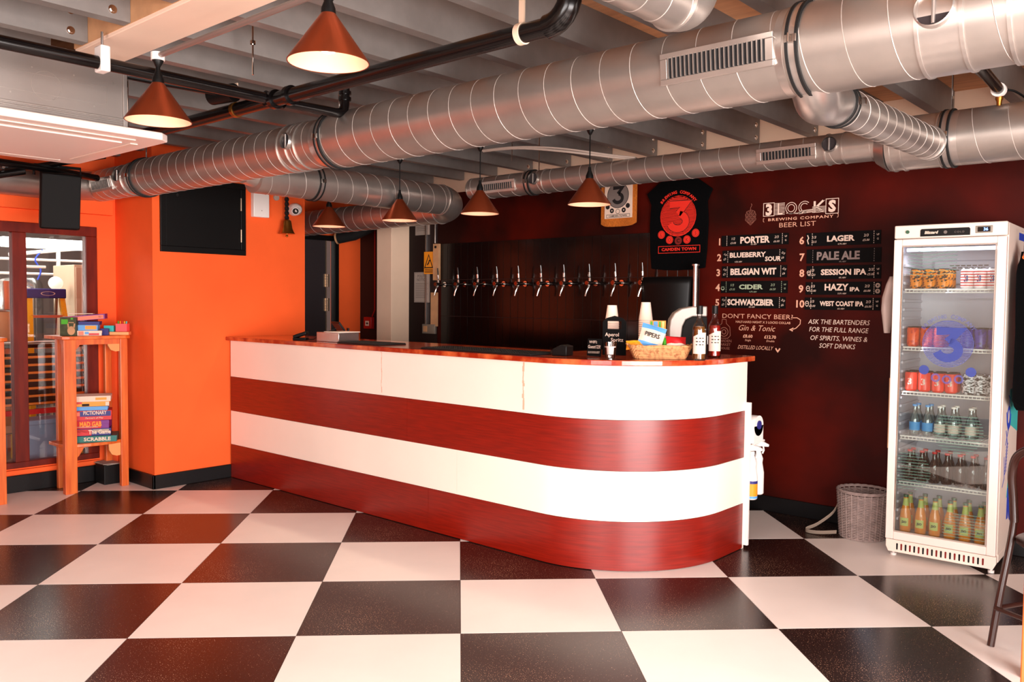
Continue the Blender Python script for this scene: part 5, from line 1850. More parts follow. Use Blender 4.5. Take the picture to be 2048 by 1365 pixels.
def lamp(loc, top, label, group, bright):
    L_ = thing('pendant_lamp', label, 'lamp', loc, group=group)
    MB().lathe([(0.1225, 0.0005), (0.1235, -0.0008), (0.1255, 0.0), (0.1255, 0.003), (0.021, 0.151), (0.0, 0.152)], 48, caps=False).build('shade', 'copper', L_, ang=50)
    MB().lathe([(0.1222, 0.0008), (0.0185, 0.146), (0.0, 0.146)], 40, caps=False).build('shade_lining', 'lining', L_)
    MB().lathe([(0.023, 0.149), (0.022, 0.165), (0.010, 0.195), (0.008, 0.215), (0.0, 0.215)], 20).build('cord_grip', 'black', L_)
    MB().cyl((0, 0, 0.21), (0, 0, top - 0.03), 0.0035, n=8).build('cord', 'black', L_)
    MB().lathe([(0.0, top - 0.05), (0.008, top - 0.045), (0.022, top - 0.020), (0.022, top - 0.016)], 20).build('cord_cone', 'black', L_)
    MB().cyl((0, 0, top - 0.018), (0, 0, top + 0.012), 0.026, n=20).build('junction_box', 'white', L_)
    MB().lathe([(0.0, 0.025), (0.020, 0.032), (0.029, 0.055), (0.020, 0.082), (0.013, 0.10), (0.013, 0.13)], 24).build('bulb', 'bulb', L_)
    l = bpy.data.lights.new('lamp_light', 'SPOT')
    l.energy = bright
    l.color = (1.0, 0.80, 0.60)
    l.spot_size = R(125)
    l.spot_blend = 0.5
    l.shadow_soft_size = 0.03
    lo = bpy.data.objects.new('lamp_light', l)
    COL.objects.link(lo)
    lo.parent = L_
    lo.location = (0, 0, 0.018)
    return L_


g1 = 'copper cone lamps over the bar'
for x, y, lb in ((-2.86, 1.42, 'copper cone lamp over the far left end of the bar, against the dark doorway'), (-2.04, 1.42, 'copper cone lamp over the bar in front of the cream pillar'),
                 (-1.26, 1.42, 'copper cone lamp over the bar under the grille of the back duct'), (-0.39, 1.42, 'copper cone lamp over the bar nearest the mustard towel')):
    lamp((x, y, 1.995), 0.445, lb, g1, 5)
lamp((0.345, -0.945, 2.163), 0.222, 'large looking copper cone lamp, nearest to the camera at the top', 'copper cone lamps near the front', 9)
lamp((-0.762, -0.945, 2.130), 0.255, 'copper cone lamp beside the ceiling air conditioner', 'copper cone lamps near the front', 8)

# ------------------------------------------------------------ black pipes
bp = thing('black_pipe', 'black iron pipe crossing from the upper left with a white clip on it', 'pipe', (-1.10, -0.2, 2.40), group='black pipes under the joists')
MB().cyl((0, -4.0, 0.0), (0, 0.0, 0.0), 0.027, n=20).build('pipe_run', 'black_pipe', bp)
MB().cyl((0, -0.05, 0), (0, 0.05, 0), 0.036, n=20).build('coupling', 'black_pipe', bp)
MB().box(-0.034, 0.034, -0.835, -0.795, -0.036, 0.07).build('pipe_clip', 'white', bp, bevel=0.006)
MB().cyl((0, -0.815, 0.07), (0, -0.815, 0.129), 0.006, n=8).build('clip_rod', 'steel', bp)
bp = thing('black_pipe', 'thick black pipe parallel to the large duct, bending upward at its right end', 'pipe', (-1.0, -0.215, 2.395), group='black pipes under the joists')
pts = [(-2.6, 0, -0.0), (1.62, 0, 0)] + [(1.62 + 0.10 * math.sin(R(a)), 0, 0.10 - 0.10 * math.cos(R(a))) for a in range(15, 91, 15)] + [(1.72, 0, 0.30)]
MB().tube([V(p) for p in pts], 0.034, n=24).build('pipe_run', 'black_pipe', bp)
MB().tube([V(p) for p in pts[1:8]], 0.042, n=24).build('elbow', 'black_pipe', bp)
for x in (-0.07, 0.06):
    MB().cyl((x - 0.014, 0, 0), (x + 0.014, 0, 0), 0.046, n=24).build('pipe_joint', 'black_pipe', bp)
for x in (-0.42, 1.50):
    MB().cyl((x - 0.012, 0, 0), (x + 0.012, 0, 0), 0.0385, n=24).build('pipe_clip', 'cream' if x > 0 else 'brass', bp)
    MB().box(x - 0.012, x + 0.012, -0.004, 0.004, 0.036, 2.529 - 2.395).build('clip_strap', 'cream', bp, smooth=False)
bp = thing('black_pipe', 'short black pipe branching towards the large duct and turning up', 'pipe', (-1.06, -0.17, 2.385), group='black pipes under the joists')
MB().tube(smooth_pts([(0, 0, 0), (0.02, 0.22, 0), (0.03, 0.30, 0.0), (0.03, 0.335, 0.03), (0.03, 0.34, 0.12), (0.03, 0.34, 0.30)], 5), 0.024, n=16).build('pipe_run', 'black_pipe', bp)
for z in (0.07, 0.10):
    MB().cyl((0.03, 0.34, z), (0.03, 0.34, z + 0.016), 0.032, n=20).build('pipe_joint', 'black_pipe', bp)
bp = thing('black_pipe', 'black pipes and bracket bars high behind the hanging loudspeaker', 'pipe', (-3.6, -0.35, 2.27), group='black pipes under the joists')
MB().tube([(0.25, -1.2, 0.02), (0.0, 0.0, 0.02), (-0.25, 0.45, 0.03)], 0.024, n=14).build('pipe_run', 'black_pipe', bp)
MB().tube([(-0.3, -1.2, -0.06), (-0.10, -0.05, 0.03), (0.35, 0.25, 0.10)], 0.020, n=14).build('pipe_run', 'black_pipe', bp)
MB().tube([(0.05, -1.2, -0.16), (-0.02, -0.45, -0.10), (0.0, -0.12, -0.01)], 0.026, n=14).build('pipe_run', 'black_pipe', bp)
for p in ((0.0, -0.25, 0.015), (-0.02, -0.4, -0.085)):
    MB().cyl(V(p) + V((0, -0.008, 0)), V(p) + V((0, 0.008, 0)), 0.032, n=16).build('pipe_clip', 'steel', bp)
rods = [(-0.77, -0.52), (-0.98, 0.62), (-1.37, 1.85)]
for i, (x, y) in enumerate(rods):
    r_ = thing('hanger_rod', ('thin threaded ceiling rod above the black pipe joint', 'thin ceiling rod above the large duct', 'thin ceiling rod over the back duct grille')[i], 'rod', (x, y, 2.40), group='threaded ceiling rods')
    MB().cyl((0, 0, 0), (0, 0, 0.30), 0.004, n=8).build('rod', 'chrome', r_)
    MB().cyl((0, 0, 0.13), (0, 0, 0.145), 0.012, n=8).build('nut', 'chrome', r_)
pc = thing('pipe_stub', 'black pipe stub with a brass nozzle hanging above the wide back wall duct', 'pipe', (1.58, 1.95, 2.44))
MB().cyl((0.02, -0.75, 0.03), (0, 0, 0), 0.024, n=16).build('pipe_run', 'black_pipe', pc)
MB().cyl((0, -0.03, 0), (0, 0.0, 0), 0.032, n=16).build('clamp', 'white', pc)
MB().lathe([(0.017, 0), (0.017, -0.02), (0.012, -0.03), (0.010, -0.06), (0.006, -0.062), (0.0, -0.08)], 12, Matrix.Translation((0, 0, -0.02))).build('nozzle', 'brass', pc)
MB().tube(smooth_pts([(0.0, 0.0, 0.0), (0.05, 0.05, 0.0), (0.10, 0.12, -0.04), (0.13, 0.16, -0.08)]), 0.005, n=8).build('cable', 'black', pc)
tag(MB().tube(smooth_pts([(-1.5, 1.70, 2.46), (-1.2, 1.72, 2.45), (-0.9, 1.80, 2.41), (-0.6, 1.95, 2.36), (-0.45, 2.0, 2.34)]), 0.008, n=8).tube(smooth_pts([(-1.5, 1.67, 2.46), (-1.2, 1.70, 2.455), (-0.9, 1.78, 2.425), (-0.6, 1.93, 2.37), (-0.45, 1.98, 2.345)]), 0.006, n=8).build('loose_cable', 'paper_dim'),
    'pair of loose pale cables drooping above the back duct', 'cable')
tag(MB().cyl((-1.60, 1.25, 2.47), (-1.30, 1.25, 2.47), 0.03, n=14).build('emergency_light', 'black'), 'small black tubular fitting just under the joists over the bar', 'light fitting')
sp_ = thing('spot_fitting', 'black adjustable fitting with a cable among the joists beside the front lamp', 'light fitting', (-1.48, -0.28, 2.47))
MB().cyl((-0.06, 0.0, 0.0), (0.10, 0.03, 0.0), 0.045, n=20).build('head', 'black', sp_)
MB().tube([(0.04, 0, 0.0), (-0.12, -0.25, 0.03), (-0.2, -0.40, 0.05)], 0.016, n=10).build('arm', 'black', sp_)
MB().box(-0.28, -0.20, -0.50, -0.42, 0.02, 0.09).build('junction_box', 'paper_dim', sp_, bevel=0.004)

# ------------------------------------------------------------ ceiling air conditioner
ac = thing('air_conditioner', 'large ceiling cassette air conditioner with a white panel and a steel box above', 'air conditioner', (-2.15, -1.0, 2.205))
pw, pd = 0.58, 0.52
m = MB()
cor = 0.05
m.prism([(-pw + cor, -pd), (pw - cor, -pd), (pw, -pd + cor), (pw, pd - cor), (pw - cor, pd), (-pw + cor, pd), (-pw, pd - cor), (-pw, -pd + cor)], 0.008, 0.045)
m.build('panel', 'pinkwhite', ac, smooth=False, bevel=0.006)
MB().box(-pw + 0.16, pw - 0.20, -pd + 0.16, pd - 0.16, 0.0, 0.0079).build('intake_plate', 'pinkwhite', ac, smooth=False, bevel=0.003)
for x0, x1, y0, y1 in ((pw - 0.15, pw - 0.09, -pd + 0.14, pd - 0.14), (-pw + 0.09, -pw + 0.13, -pd + 0.14, pd - 0.14), (-pw + 0.2, pw - 0.2, pd - 0.12, pd - 0.08), (-pw + 0.2, pw - 0.2, -pd + 0.08, -pd + 0.12)):
    MB().box(x0, x1, y0, y1, 0.002, 0.0079).build('air_louvre', 'offwhite', ac, smooth=False, bevel=0.004)
bxm = MB().box(-pw + 0.08, pw - 0.09, -pd + 0.10, 0.335, 0.058, 0.34)
bxm.build('steel_box', 'acbox', ac, smooth=False, bevel=0.003)
MB().box(-pw + 0.06, pw - 0.07, -pd + 0.09, 0.345, 0.0455, 0.058).build('gap_shade', 'black', ac, smooth=False)  # black filler stands in for the shade in the gap above the panel
TA = Matrix.Translation((pw - 0.0895, 0, 0)) @ FACE_E
m = MB()
for z in (0.075, 0.090):
    m.box(pw - 0.09, pw - 0.082, -pd + 0.10, 0.335, z, z + 0.008)
m.box(pw - 0.09, pw - 0.080, 0.315, 0.335, 0.058, 0.34)
m.build('box_ribs', 'duct_band', ac, smooth=False, bevel=0.002)
m = MB()
m.frame(-0.30, 0.24, 0.150, 0.235, 0.0013, TA)
m.disc(-0.03, 0.19, 0.065, TA, r0=0.0638)
for i in range(8):
    m.disc(-0.36 + i * 0.09, 0.262 if i % 2 else 0.135, 0.004, TA)
m.build('pressed_outline', 'duct_band', ac, smooth=False)
MB().box(-0.02, 0.02, 0.36, 0.375, 0.058, 0.36).box(-0.05, 0.05, 0.345, 0.40, 0.07, 0.10).build('bracket', 'brass', ac, smooth=False, bevel=0.002)
for x in (-0.45, 0.40):
    for y in (-0.40, 0.38):
        MB().cyl((x, y, 0.05), (x, y, ZC - 2.205), 0.005, n=8).build('hanger_rod', 'chrome', ac)

# ------------------------------------------------------------ loudspeaker
ls = thing('loudspeaker', 'black loudspeaker hanging tilted from the ceiling in front of the window', 'speaker', (-3.60, -0.27, 2.085), rot=(0, R(9), R(-9)))
sh = [(-0.10, -0.09), (0.11, -0.125), (0.12, -0.10), (0.12, 0.10), (0.11, 0.125), (-0.10, 0.09)]
MB().prism(sh, -0.185, 0.185).build('cabinet', 'black', ls, bevel=0.012)
m = MB()
m.box(0.1205, 0.128, -0.115, 0.115, -0.172, 0.172)
m.build('front_grille', 'black_matt', ls, bevel=0.005)
MB().tube([(0.0, -0.14, 0.16), (0.0, -0.14, 0.225), (0.0, 0.14, 0.225), (0.0, 0.14, 0.16)], 0.010, n=8).cyl((0, 0, 0.225), (-0.03, 0, 0.46), 0.016, n=10).build('yoke', 'black', ls)

# ------------------------------------------------------------ column fittings
XC = -3.63
pnl = thing('wall_cabinet', 'black flush hatch with a frame and two hinges high on the orange column', 'wall hatch', (XC, 0.81, 2.05))
y0, y1, z0, z1 = -0.355, 0.352, -0.27, 0.30
m = MB()
w = 0.045
m.box(0.001, 0.020, y0, y1, z0, z0 + w).box(0.001, 0.020, y0, y1, z1 - w, z1).box(0.001, 0.020, y0, y0 + w, z0 + w, z1 - w).box(0.001, 0.020, y1 - w, y1, z0 + w, z1 - w)
m.build('frame', 'black', pnl, smooth=False, bevel=0.003)
MB().box(0.001, 0.014, y0 + w + .0004, y1 - w - .0004, z0 + w + .0004, z1 - w - .0004).build('hatch_door', 'black', pnl, smooth=False, bevel=0.002)
MB().disc(-0.22, 0.16, 0.010, Matrix.Translation((0.0142, 0, 0)) @ FACE_E).build('keyhole', 'black_gloss', pnl, smooth=False)
for z in (-0.115, 0.135):
    MB().cyl((0.022, y1 - w, z - 0.05), (0.022, y1 - w, z + 0.05), 0.006, n=10).build('hinge', 'hinge', pnl)
wb = thing('alarm_box', 'plain white rectangular box on the orange column beside the brass bell', 'box', (XC, 1.287, 2.205))
MB().box(0.001, 0.05, -0.072, 0.072, -0.108, 0.112).build('cover', 'white', wb, bevel=0.006)
MB().cyl((0.05, 0.0, -0.055), (0.0515, 0.0, -0.055), 0.004, n=10).build('screw', 'grey_socket', wb)
be = thing('brass_bell', 'brass hand bell hanging on a dark rope from the orange column', 'bell', (XC + 0.085, 1.50, 1.975))
MB().lathe([(0.068, 0.0), (0.064, 0.004), (0.056, 0.018), (0.045, 0.045), (0.039, 0.085), (0.034, 0.108), (0.020, 0.120), (0.0, 0.122)], 36).build('bell_body', 'brass', be)
MB().tube([(0, 0, 0.04), (0, 0, -0.012)], 0.004, n=8).lathe([(0.0, -0.03), (0.009, -0.024), (0.011, -0.016), (0.007, -0.008), (0.0, -0.005)], 14).build('clapper', 'brass', be)
m = MB()
for ph_ in (0, PI):
    m.tube([(0.010 * math.cos(i * 0.7 + ph_), 0.010 * math.sin(i * 0.7 + ph_), 0.12 + i * 0.0085) for i in range(25)], 0.009, n=8)
m.build('rope', 'black_matt', be)
MB().tube([(0, 0, 0.32), (-0.05, 0, 0.33), (-0.083, 0, 0.325)], 0.006, n=8).build('wall_hook', 'black', be)
MB().cyl((-0.085, -0.05, 0.30), (-0.070, -0.05, 0.30), 0.025, n=16).build('wall_boss', 'paper_dim', be)
cm = thing('security_camera', 'round white security camera with a black eye on the orange column', 'camera', (XC, 1.62, 2.19))
MB().cyl((0, 0, 0.0), (0.02, 0, 0), 0.052, n=28).build('base', 'white', cm)
MB().lathe([(0.050, 0.0), (0.052, 0.02), (0.046, 0.045), (0.030, 0.062), (0.0, 0.066)], 32, Matrix.Translation((0.018, 0, 0)) @ Matrix.Rotation(R(90), 4, 'Y')).build('dome', 'white', cm)
dd = V((0.80, -0.50, -0.35)).normalized()
cc = V((0.030, 0, 0))
MB().cyl(cc + dd * 0.02, cc + dd * 0.052, 0.040, 0.032, n=28).build('eyeball', 'white', cm)
MB().cyl(cc + dd * 0.0525, cc + dd * 0.056, 0.025, n=24).build('lens', 'black_gloss', cm)

# ------------------------------------------------------------ pine tables by the window
def slat_leg(root, x, y, w, d, z1):
    MB().box(x - w / 2, x + w / 2, y - d / 2, y + d / 2, 0, z1).build('leg', 'pine', root, smooth=False, bevel=0.004)


def shelf_poly(w, d):
    """straight at the wall, bowed towards the room"""
    pts = [(-d, -w), (-d, w)]
    for i in range(13):
        a = R(90 - 180 * i / 12)
        pts.append((0.03 + (d - 0.03) * math.cos(a) ** 0.8 if math.cos(a) > 1e-6 else 0.03, w * math.sin(a)))
    return pts


def high_table(loc, label):
    t_ = thing('pine_table', label, 'table', loc, group='high pine tables along the window')
    MB().prism([(-0.165, -0.255), (0.14, -0.245), (0.165, -0.20), (0.165, 0.20), (0.14, 0.245), (-0.165, 0.255)], 1.125, 1.150).build('table_top', 'pine', t_, smooth=False, bevel=0.004)
    MB().prism(shelf_poly(0.235, 0.16), 0.335, 0.360).build('shelf', 'pine', t_, smooth=False, bevel=0.004)
    slat_leg(t_, 0.115, -0.19, 0.05, 0.085, 1.125)
    slat_leg(t_, 0.115, 0.20, 0.040, 0.055, 1.125)
    slat_leg(t_, -0.135, -0.16, 0.04, 0.05, 1.125)
    slat_leg(t_, -0.135, 0.19, 0.04, 0.05, 1.125)
    MB().box(0.105, 0.125, -0.147, 0.172, 1.085, 1.125).box(-0.145, -0.125, -0.135, 0.165, 1.085, 1.125).box(-0.115, 0.09, -0.17, -0.15, 1.085, 1.125).build('apron', 'pine', t_, smooth=False)
    for z in (1.125, 0.335):
        q = [(0.0, 0.0), (0.0, -0.095), (-0.03, -0.098), (-0.065, -0.085), (-0.085, -0.05), (-0.088, 0.0)]
        MB().prism(q, -0.009, 0.009, Matrix.Translation((0.115, 0.172, z)) @ Matrix.Rotation(R(90), 4, 'Z') @ FACE_S).build('corner_bracket', 'pine_light', t_, smooth=False, bevel=0.002)
        q2 = [(0.0, 0.0), (0.0, -0.08), (0.02, -0.06), (0.05, -0.012), (0.055, 0.0)]
        MB().prism(q2, -0.009, 0.009, Matrix.Translation((0.115, -0.147, z)) @ Matrix.Rotation(R(90), 4, 'Z') @ FACE_S).build('corner_bracket', 'pine', t_, smooth=False, bevel=0.002)
    return t_


high_table((-4.03, 0.10, 0), 'tall narrow pine table stacked with board games in the corner by the column')
high_table((-4.03, -0.74, 0), 'tall pine table cut off at the left edge of the picture')
TXc, TYc = -4.03, 0.10


def gbox(x, y, z, w, d, h, rz, m, label, side=None, word=None, wm='paper', extra=None, cat='board game', ws=0.8, tilt=0.0):
    """game box lying flat; its long side faces the room (+x after turning)"""
    g_ = thing('game_box', label, cat, (x, y, z), rot=(0, tilt, rz), group='board games on the pine table')
    MB().box(-w / 2, w / 2, -d / 2, d / 2, 0, h).build('box', m, g_, smooth=False, bevel=0.0015)
    MB().box(-w / 2 - .0015, w / 2 + .0015, -d / 2 - .0015, d / 2 + .0015, h * 0.55, h + 0.001).build('lid', m, g_, smooth=False, bevel=0.001)
    T = Matrix.Translation((0, -d / 2 - 0.0018, 0)) @ FACE_S
    if side:
        for (a0, a1, b0, b1, mm) in side:
            MB().rect(-w / 2 + a0 * w, -w / 2 + a1 * w, b0 * h, b1 * h, T, 0.0006).build('printed_patch', mm, g_, smooth=False)
    if word:
        t = MB()
        put_text(t, word, extra or 0.0, h * 0.26, h * ws, T, bold=0.03, width=w * 0.6, h=0.0009)
        t.build('title', wm, g_, smooth=False)
    return g_


SH = 0.361
rz = R(62)
gx_, gy_ = -3.985, 0.105
gbox(gx_ - .005, gy_ + .02, SH, 0.30, 0.22, 0.045, rz, 'scrab', 'teal green word game box at the bottom of the shelf stack', [(0, 0.06, 0.1, 0.9, 'paper')], 'SCRABBLE', 'paper', 0.02)
gbox(gx_ - .01, gy_, SH + 0.047, 0.25, 0.18, 0.052, rz + .05, 'navy', 'red and navy game box lying on the teal green bottom box', [(0.02, 0.48, 0.05, 0.95, 'red'), (0.05, 0.42, 0.5, 0.9, 'coral'), (0.52, 0.95, 0.45, 0.9, 'paper_dim')], 'The Game', 'paper', 0.05)
gbox(gx_ - .01, gy_ - .002, SH + 0.101, 0.245, 0.18, 0.060, rz - .03, 'purple', 'red and purple game box with yellow letters in the middle of the shelf stack', [(0.0, 0.78, 0.02, 0.98, 'red'), (0.06, 0.70, 0.15, 0.25, 'paper')], 'MAD GAB', 'amber', 0.0, ws=0.85)
gbox(gx_ - .01, gy_ - .005, SH + 0.163, 0.27, 0.19, 0.070, rz + .06, 'red', 'red game box with a big dark blue pencil printed on its side', [(0.22, 0.98, 0.42, 0.95, 'navy'), (0.12, 0.22, 0.5, 0.88, 'coral')], None)
t = MB()
o = [c for c in bpy.data.objects if c.name.startswith('game_box') and 'blue pencil' in c.get('label', '')][0]
put_text(t, 'PICTIONARY', 0.025, 0.042, 0.040, Matrix.Translation((0, -0.0975, 0)) @ FACE_S, bold=0.02, width=0.155, h=0.001)
put_text(t, 'Partners of Play', 0.02, 0.012, 0.018, Matrix.Translation((0, -0.0975, 0)) @ FACE_S, shear=.2, width=0.12, h=0.001)
t.build('title', 'paper', o, smooth=False)
gbox(gx_ - .01, gy_ - .01, SH + 0.235, 0.235, 0.17, 0.028, rz + .02, 'sky', 'thin light blue game box lying above the red pencil box')
gbox(gx_ - .01, gy_ - .008, SH + 0.265, 0.240, 0.17, 0.034, rz + .08, 'amber', 'yellow and red game box second from the top of the shelf stack', [(0.0, 0.25, 0.6, 1.0, 'red'), (0.25, 0.45, 0.1, 0.6, 'ink'), (0.9, 1.0, 0.1, 0.9, 'paper')])
gbox(gx_ - .01, gy_ - .005, SH + 0.301, 0.265, 0.19, 0.040, rz + .03, 'paper', 'off-white game box on top of the shelf stack', [(0.62, 0.9, 0.3, 0.75, 'amber')])
TZ = 1.151
g_ = thing('game_box', 'upright dark green game box with a brown picture on the table top', 'board game', (-3.975, -0.055, TZ), R(50), group='board games on the pine table')
MB().box(-0.055, 0.055, -0.04, 0.04, 0, 0.135).build('box', 'green_box', g_, smooth=False, bevel=0.002)
T = Matrix.Translation((0, -0.0405, 0)) @ FACE_S
MB().rect(-0.045, 0.0, 0.085, 0.12, T).rect(0.02, 0.035, 0.118, 0.132, T).build('printed_patch', 'green', g_, smooth=False)
m = MB()
m.disc(0.022, 0.038, 0.026, T, ry=0.032)
m.stroke([(0.005, 0.055), (0.0, 0.09)], 0.010, T).stroke([(0.04, 0.055), (0.046, 0.09)], 0.010, T).rect(0.004, 0.042, 0.094, 0.100, T)
m.build('printed_picture', 'tan', g_, smooth=False)
gbox(-3.96, 0.075, TZ, 0.17, 0.14, 0.036, R(65), 'paper', 'white and red game box at the bottom of the table top pile', [(0.1, 0.3, 0.1, 0.9, 'coral'), (0.35, 0.5, 0.3, 0.8, 'sky'), (0.5, 0.9, 0.1, 0.5, 'red')])
gbox(-3.965, 0.065, TZ + 0.0375, 0.15, 0.12, 0.040, R(60), 'sky', 'light blue and yellow game box in the middle of the table top pile', [(0.45, 0.95, 0.2, 0.9, 'amber')])
gbox(-3.985, 0.06, TZ + 0.112, 0.28, 0.15, 0.036, R(60), 'purple', 'purple and orange game box lying tilted on top of the table top pile', [(0.25, 0.97, 0.1, 0.85, 'coral'), (0.02, 0.25, 0.2, 0.95, 'red'), (0.85, 0.95, 0.3, 0.7, 'paper')], tilt=R(-5))
gbox(-3.985, 0.06, TZ + 0.078, 0.20, 0.13, 0.024, R(60), 'navy', 'thin dark blue box under the purple game box')
tag(MB().box(-0.08, 0.08, -0.055, 0.055, 0, 0.004).build('paper_sheet', 'paper', smooth=False, loc=(-4.01, 0.045, TZ + 0.158), rotz=R(60)), 'bright white sheet lying on the purple game box', 'paper')
tag(MB().box(-0.028, 0.028, -0.02, 0.02, 0, 0.05).build('card_pack', 'navy', smooth=False, bevel=0.002, loc=(-3.93, 0.175, TZ), rotz=R(55)), 'small dark blue card pack between the game pile and the wooden block', 'card pack')
tag(MB().box(-0.11, 0.11, -0.05, 0.05, 0, 0.024).build('wooden_block', 'pine_light', smooth=False, bevel=0.003, loc=(-3.955, 0.255, TZ), rotz=R(55)), 'flat pale wooden box under the little pink box', 'box')
pk = thing('card_box', 'small open pink card box of crayons at the right end of the table', 'box', (-3.925, 0.305, TZ + 0.0245), R(50))
MB().box(-0.04, 0.04, -0.035, 0.035, 0, 0.004).box(-0.04, -0.037, -0.035, 0.035, 0, 0.06).box(0.037, 0.04, -0.035, 0.035, 0, 0.06).box(-0.037, 0.037, -0.035, -0.032, 0, 0.06).box(-0.037, 0.037, 0.032, 0.035, 0, 0.06).build('box', 'pink', pk, smooth=False)
for i, mm in enumerate(('green', 'amber', 'red', 'yellow', 'teal')):
    MB().tube([(-0.028 + i * 0.013, -0.01, 0.006), (-0.034 + i * 0.016, 0.012 - i * 0.004, 0.078)], 0.005, n=8).build('crayon', mm, pk)
tag(MB().box(-0.035, 0.035, -0.025, 0.025, 0, 0.045).box(-0.02, 0.03, -0.0258, -0.0252, 0.008, 0.038).build('striped_box', 'teal', smooth=False, bevel=0.002, loc=(-3.985, 0.235, TZ + 0.0245), rotz=R(50)), 'small teal and red card box beside the pink one', 'box')
bb = thing('black_box', 'black lidded box with leaflets on top on the floor under the corner table', 'box', (-4.13, 0.26, 0), R(0))
MB().box(-0.06, 0.10, -0.06, 0.08, 0, 0.150).build('box', 'black', bb, smooth=False, bevel=0.003)
for i, (dx, dy, a) in enumerate(((0, 0, 0.1), (-0.01, 0.01, 0.3), (0.01, -0.005, -0.15))):
    MB().box(-0.09, 0.09, -0.055, 0.055, 0.151 + i * 0.004, 0.154 + i * 0.004, Matrix.Translation((0.02 + dx, dy, 0)) @ Matrix.Rotation(a, 4, 'Z')).build('leaflet', 'paper_dim', bb, smooth=False)

# ------------------------------------------------------------ brewery behind the window
struct(MB().box(-8.0, XL - 0.12, -2.6, 3.2, -0.06, 0).build('floor_brewery', 'brew_floor', smooth=False))
struct(MB().box(-8.1, -8.0, -2.6, 3.2, 0, 2.9).build('wall_brewery', 'brew_wall', smooth=False))
struct(MB().box(-8.0, -4.57, 3.2, 3.3, 0, 2.9).build('wall_brewery_far', 'brew_wall', smooth=False))
struct(MB().box(-8.0, -4.4, -2.6, 3.2, 2.9, 2.95).build('ceiling_brewery', 'brew_wall', smooth=False))
tl = thing('strip_light', 'bright fluorescent strip light seen through the window', 'light', (-6.5, 0.85, 1.96))
MB().box(-0.04, 0.04, -0.55, 0.55, -0.05, 0.045).build('diffuser', 'white_glow', tl, bevel=0.01)
MB().cyl((0, -0.4, 0.04), (0, -0.4, 0.93), 0.006, n=8).cyl((0, 0.4, 0.04), (0, 0.4, 0.93), 0.006, n=8).build('hanger', 'steel', tl)
ld = thing('step_ladder', 'yellow step ladder with a blue top cap in the brewery', 'ladder', (-5.6, 0.355, 0))
MB().box(-0.10, 0.06, -0.165, 0.165, 1.42, 1.505).build('top_cap', 'navy', ld, bevel=0.008)
MB().disc(0.01, 1.462, 0.06, Matrix.Translation((0.0605, 0, 0)) @ FACE_E, ry=0.018, r0=0.052).build('cap_badge', 'paper', ld, smooth=False)
for s_ in (-1, 1):
    MB().tube([(0.30, s_ * 0.21, 0), (0.03, s_ * 0.135, 1.42)], 0.030, n=4).build('rail', 'yellow', ld, smooth=False)
    MB().tube([(-0.50, s_ * 0.21, 0), (-0.05, s_ * 0.12, 1.42)], 0.014, n=6).build('rear_leg', 'steel', ld)
for i in range(5):
    f = (i + 0.7) / 5.3
    MB().box(0.30 - 0.27 * f - 0.05, 0.30 - 0.27 * f + 0.02, -0.20 + 0.07 * f, 0.20 - 0.07 * f, 1.42 * f - 0.012, 1.42 * f + 0.012).build('step', 'steel', ld, smooth=False)
cb = thing('tall_cabinet', 'tall beige cabinet standing in the brewery', 'cabinet', (-6.0, 0.90, 0))
MB().box(-0.25, 0.25, -0.23, 0.25, 0, 1.735).build('cabinet_body', 'beige', cb, smooth=False, bevel=0.006)
MB().box(0.2505, 0.262, -0.22, 0.24, 0.02, 1.715).build('door', 'beige', cb, smooth=False, bevel=0.004)
MB().rect(0.08, 0.12, 1.55, 1.58, Matrix.Translation((0.2625, 0, 0)) @ FACE_E).build('badge', 'navy', cb, smooth=False)
gl = thing('globe_on_stand', 'pale round globe on a stand behind the ladder', 'globe', (-5.85, 0.545, 0))
MB().lathe([(0.001, -0.062)] + [(0.062 * math.cos(R(a)), 0.062 * math.sin(R(a))) for a in range(-75, 90, 15)] + [(0.001, 0.062)], 24, Matrix.Translation((0, 0, 1.56)), caps=False).build('globe', 'globe', gl)
MB().cyl((0, 0, 0), (0, 0, 1.50), 0.012, n=10).cyl((0, 0, 0), (0, 0, 0.02), 0.12, n=20).build('stand', 'white', gl)
tk = thing('brewing_tank', 'polished steel brewing tank at the left behind the ladder', 'tank', (-6.35, 0.32, 0))
MB().lathe([(0.05, 0.25), (0.20, 0.45), (0.22, 0.5), (0.22, 1.45), (0.20, 1.52), (0.06, 1.60), (0.0, 1.61)], 36).build('vessel', 'tank', tk)
for a in (40, 140, 220, 320):
    MB().cyl((0.19 * math.cos(R(a)), 0.19 * math.sin(R(a)), 0), (0.19 * math.cos(R(a)), 0.19 * math.sin(R(a)), 0.52), 0.018, n=10).build('leg', 'tank', tk)
MB().cyl((0.05, 0.05, 1.6), (0.05, 0.05, 1.84), 0.02, n=10).cyl((0.05, 0.05, 1.72), (0.05, 0.3, 1.72), 0.014, n=10).build('top_pipes', 'white', tk)
tk2 = thing('brewing_tank', 'second steel brewing tank beside the beige cabinet', 'tank', (-6.9, 0.62, 0))
MB().lathe([(0.05, 0.25), (0.17, 0.45), (0.18, 0.5), (0.18, 1.55), (0.15, 1.62), (0.0, 1.66)], 36).build('vessel', 'tank', tk2)
for a in (0, 120, 240):
    MB().cyl((0.15 * math.cos(R(a)), 0.15 * math.sin(R(a)), 0), (0.15 * math.cos(R(a)), 0.15 * math.sin(R(a)), 0.52), 0.018, n=10).build('leg', 'tank', tk2)
pf = thing('pipework', 'white pipework frame above the beige cabinet', 'pipes', (-6.6, 0.9, 0))
m = MB()
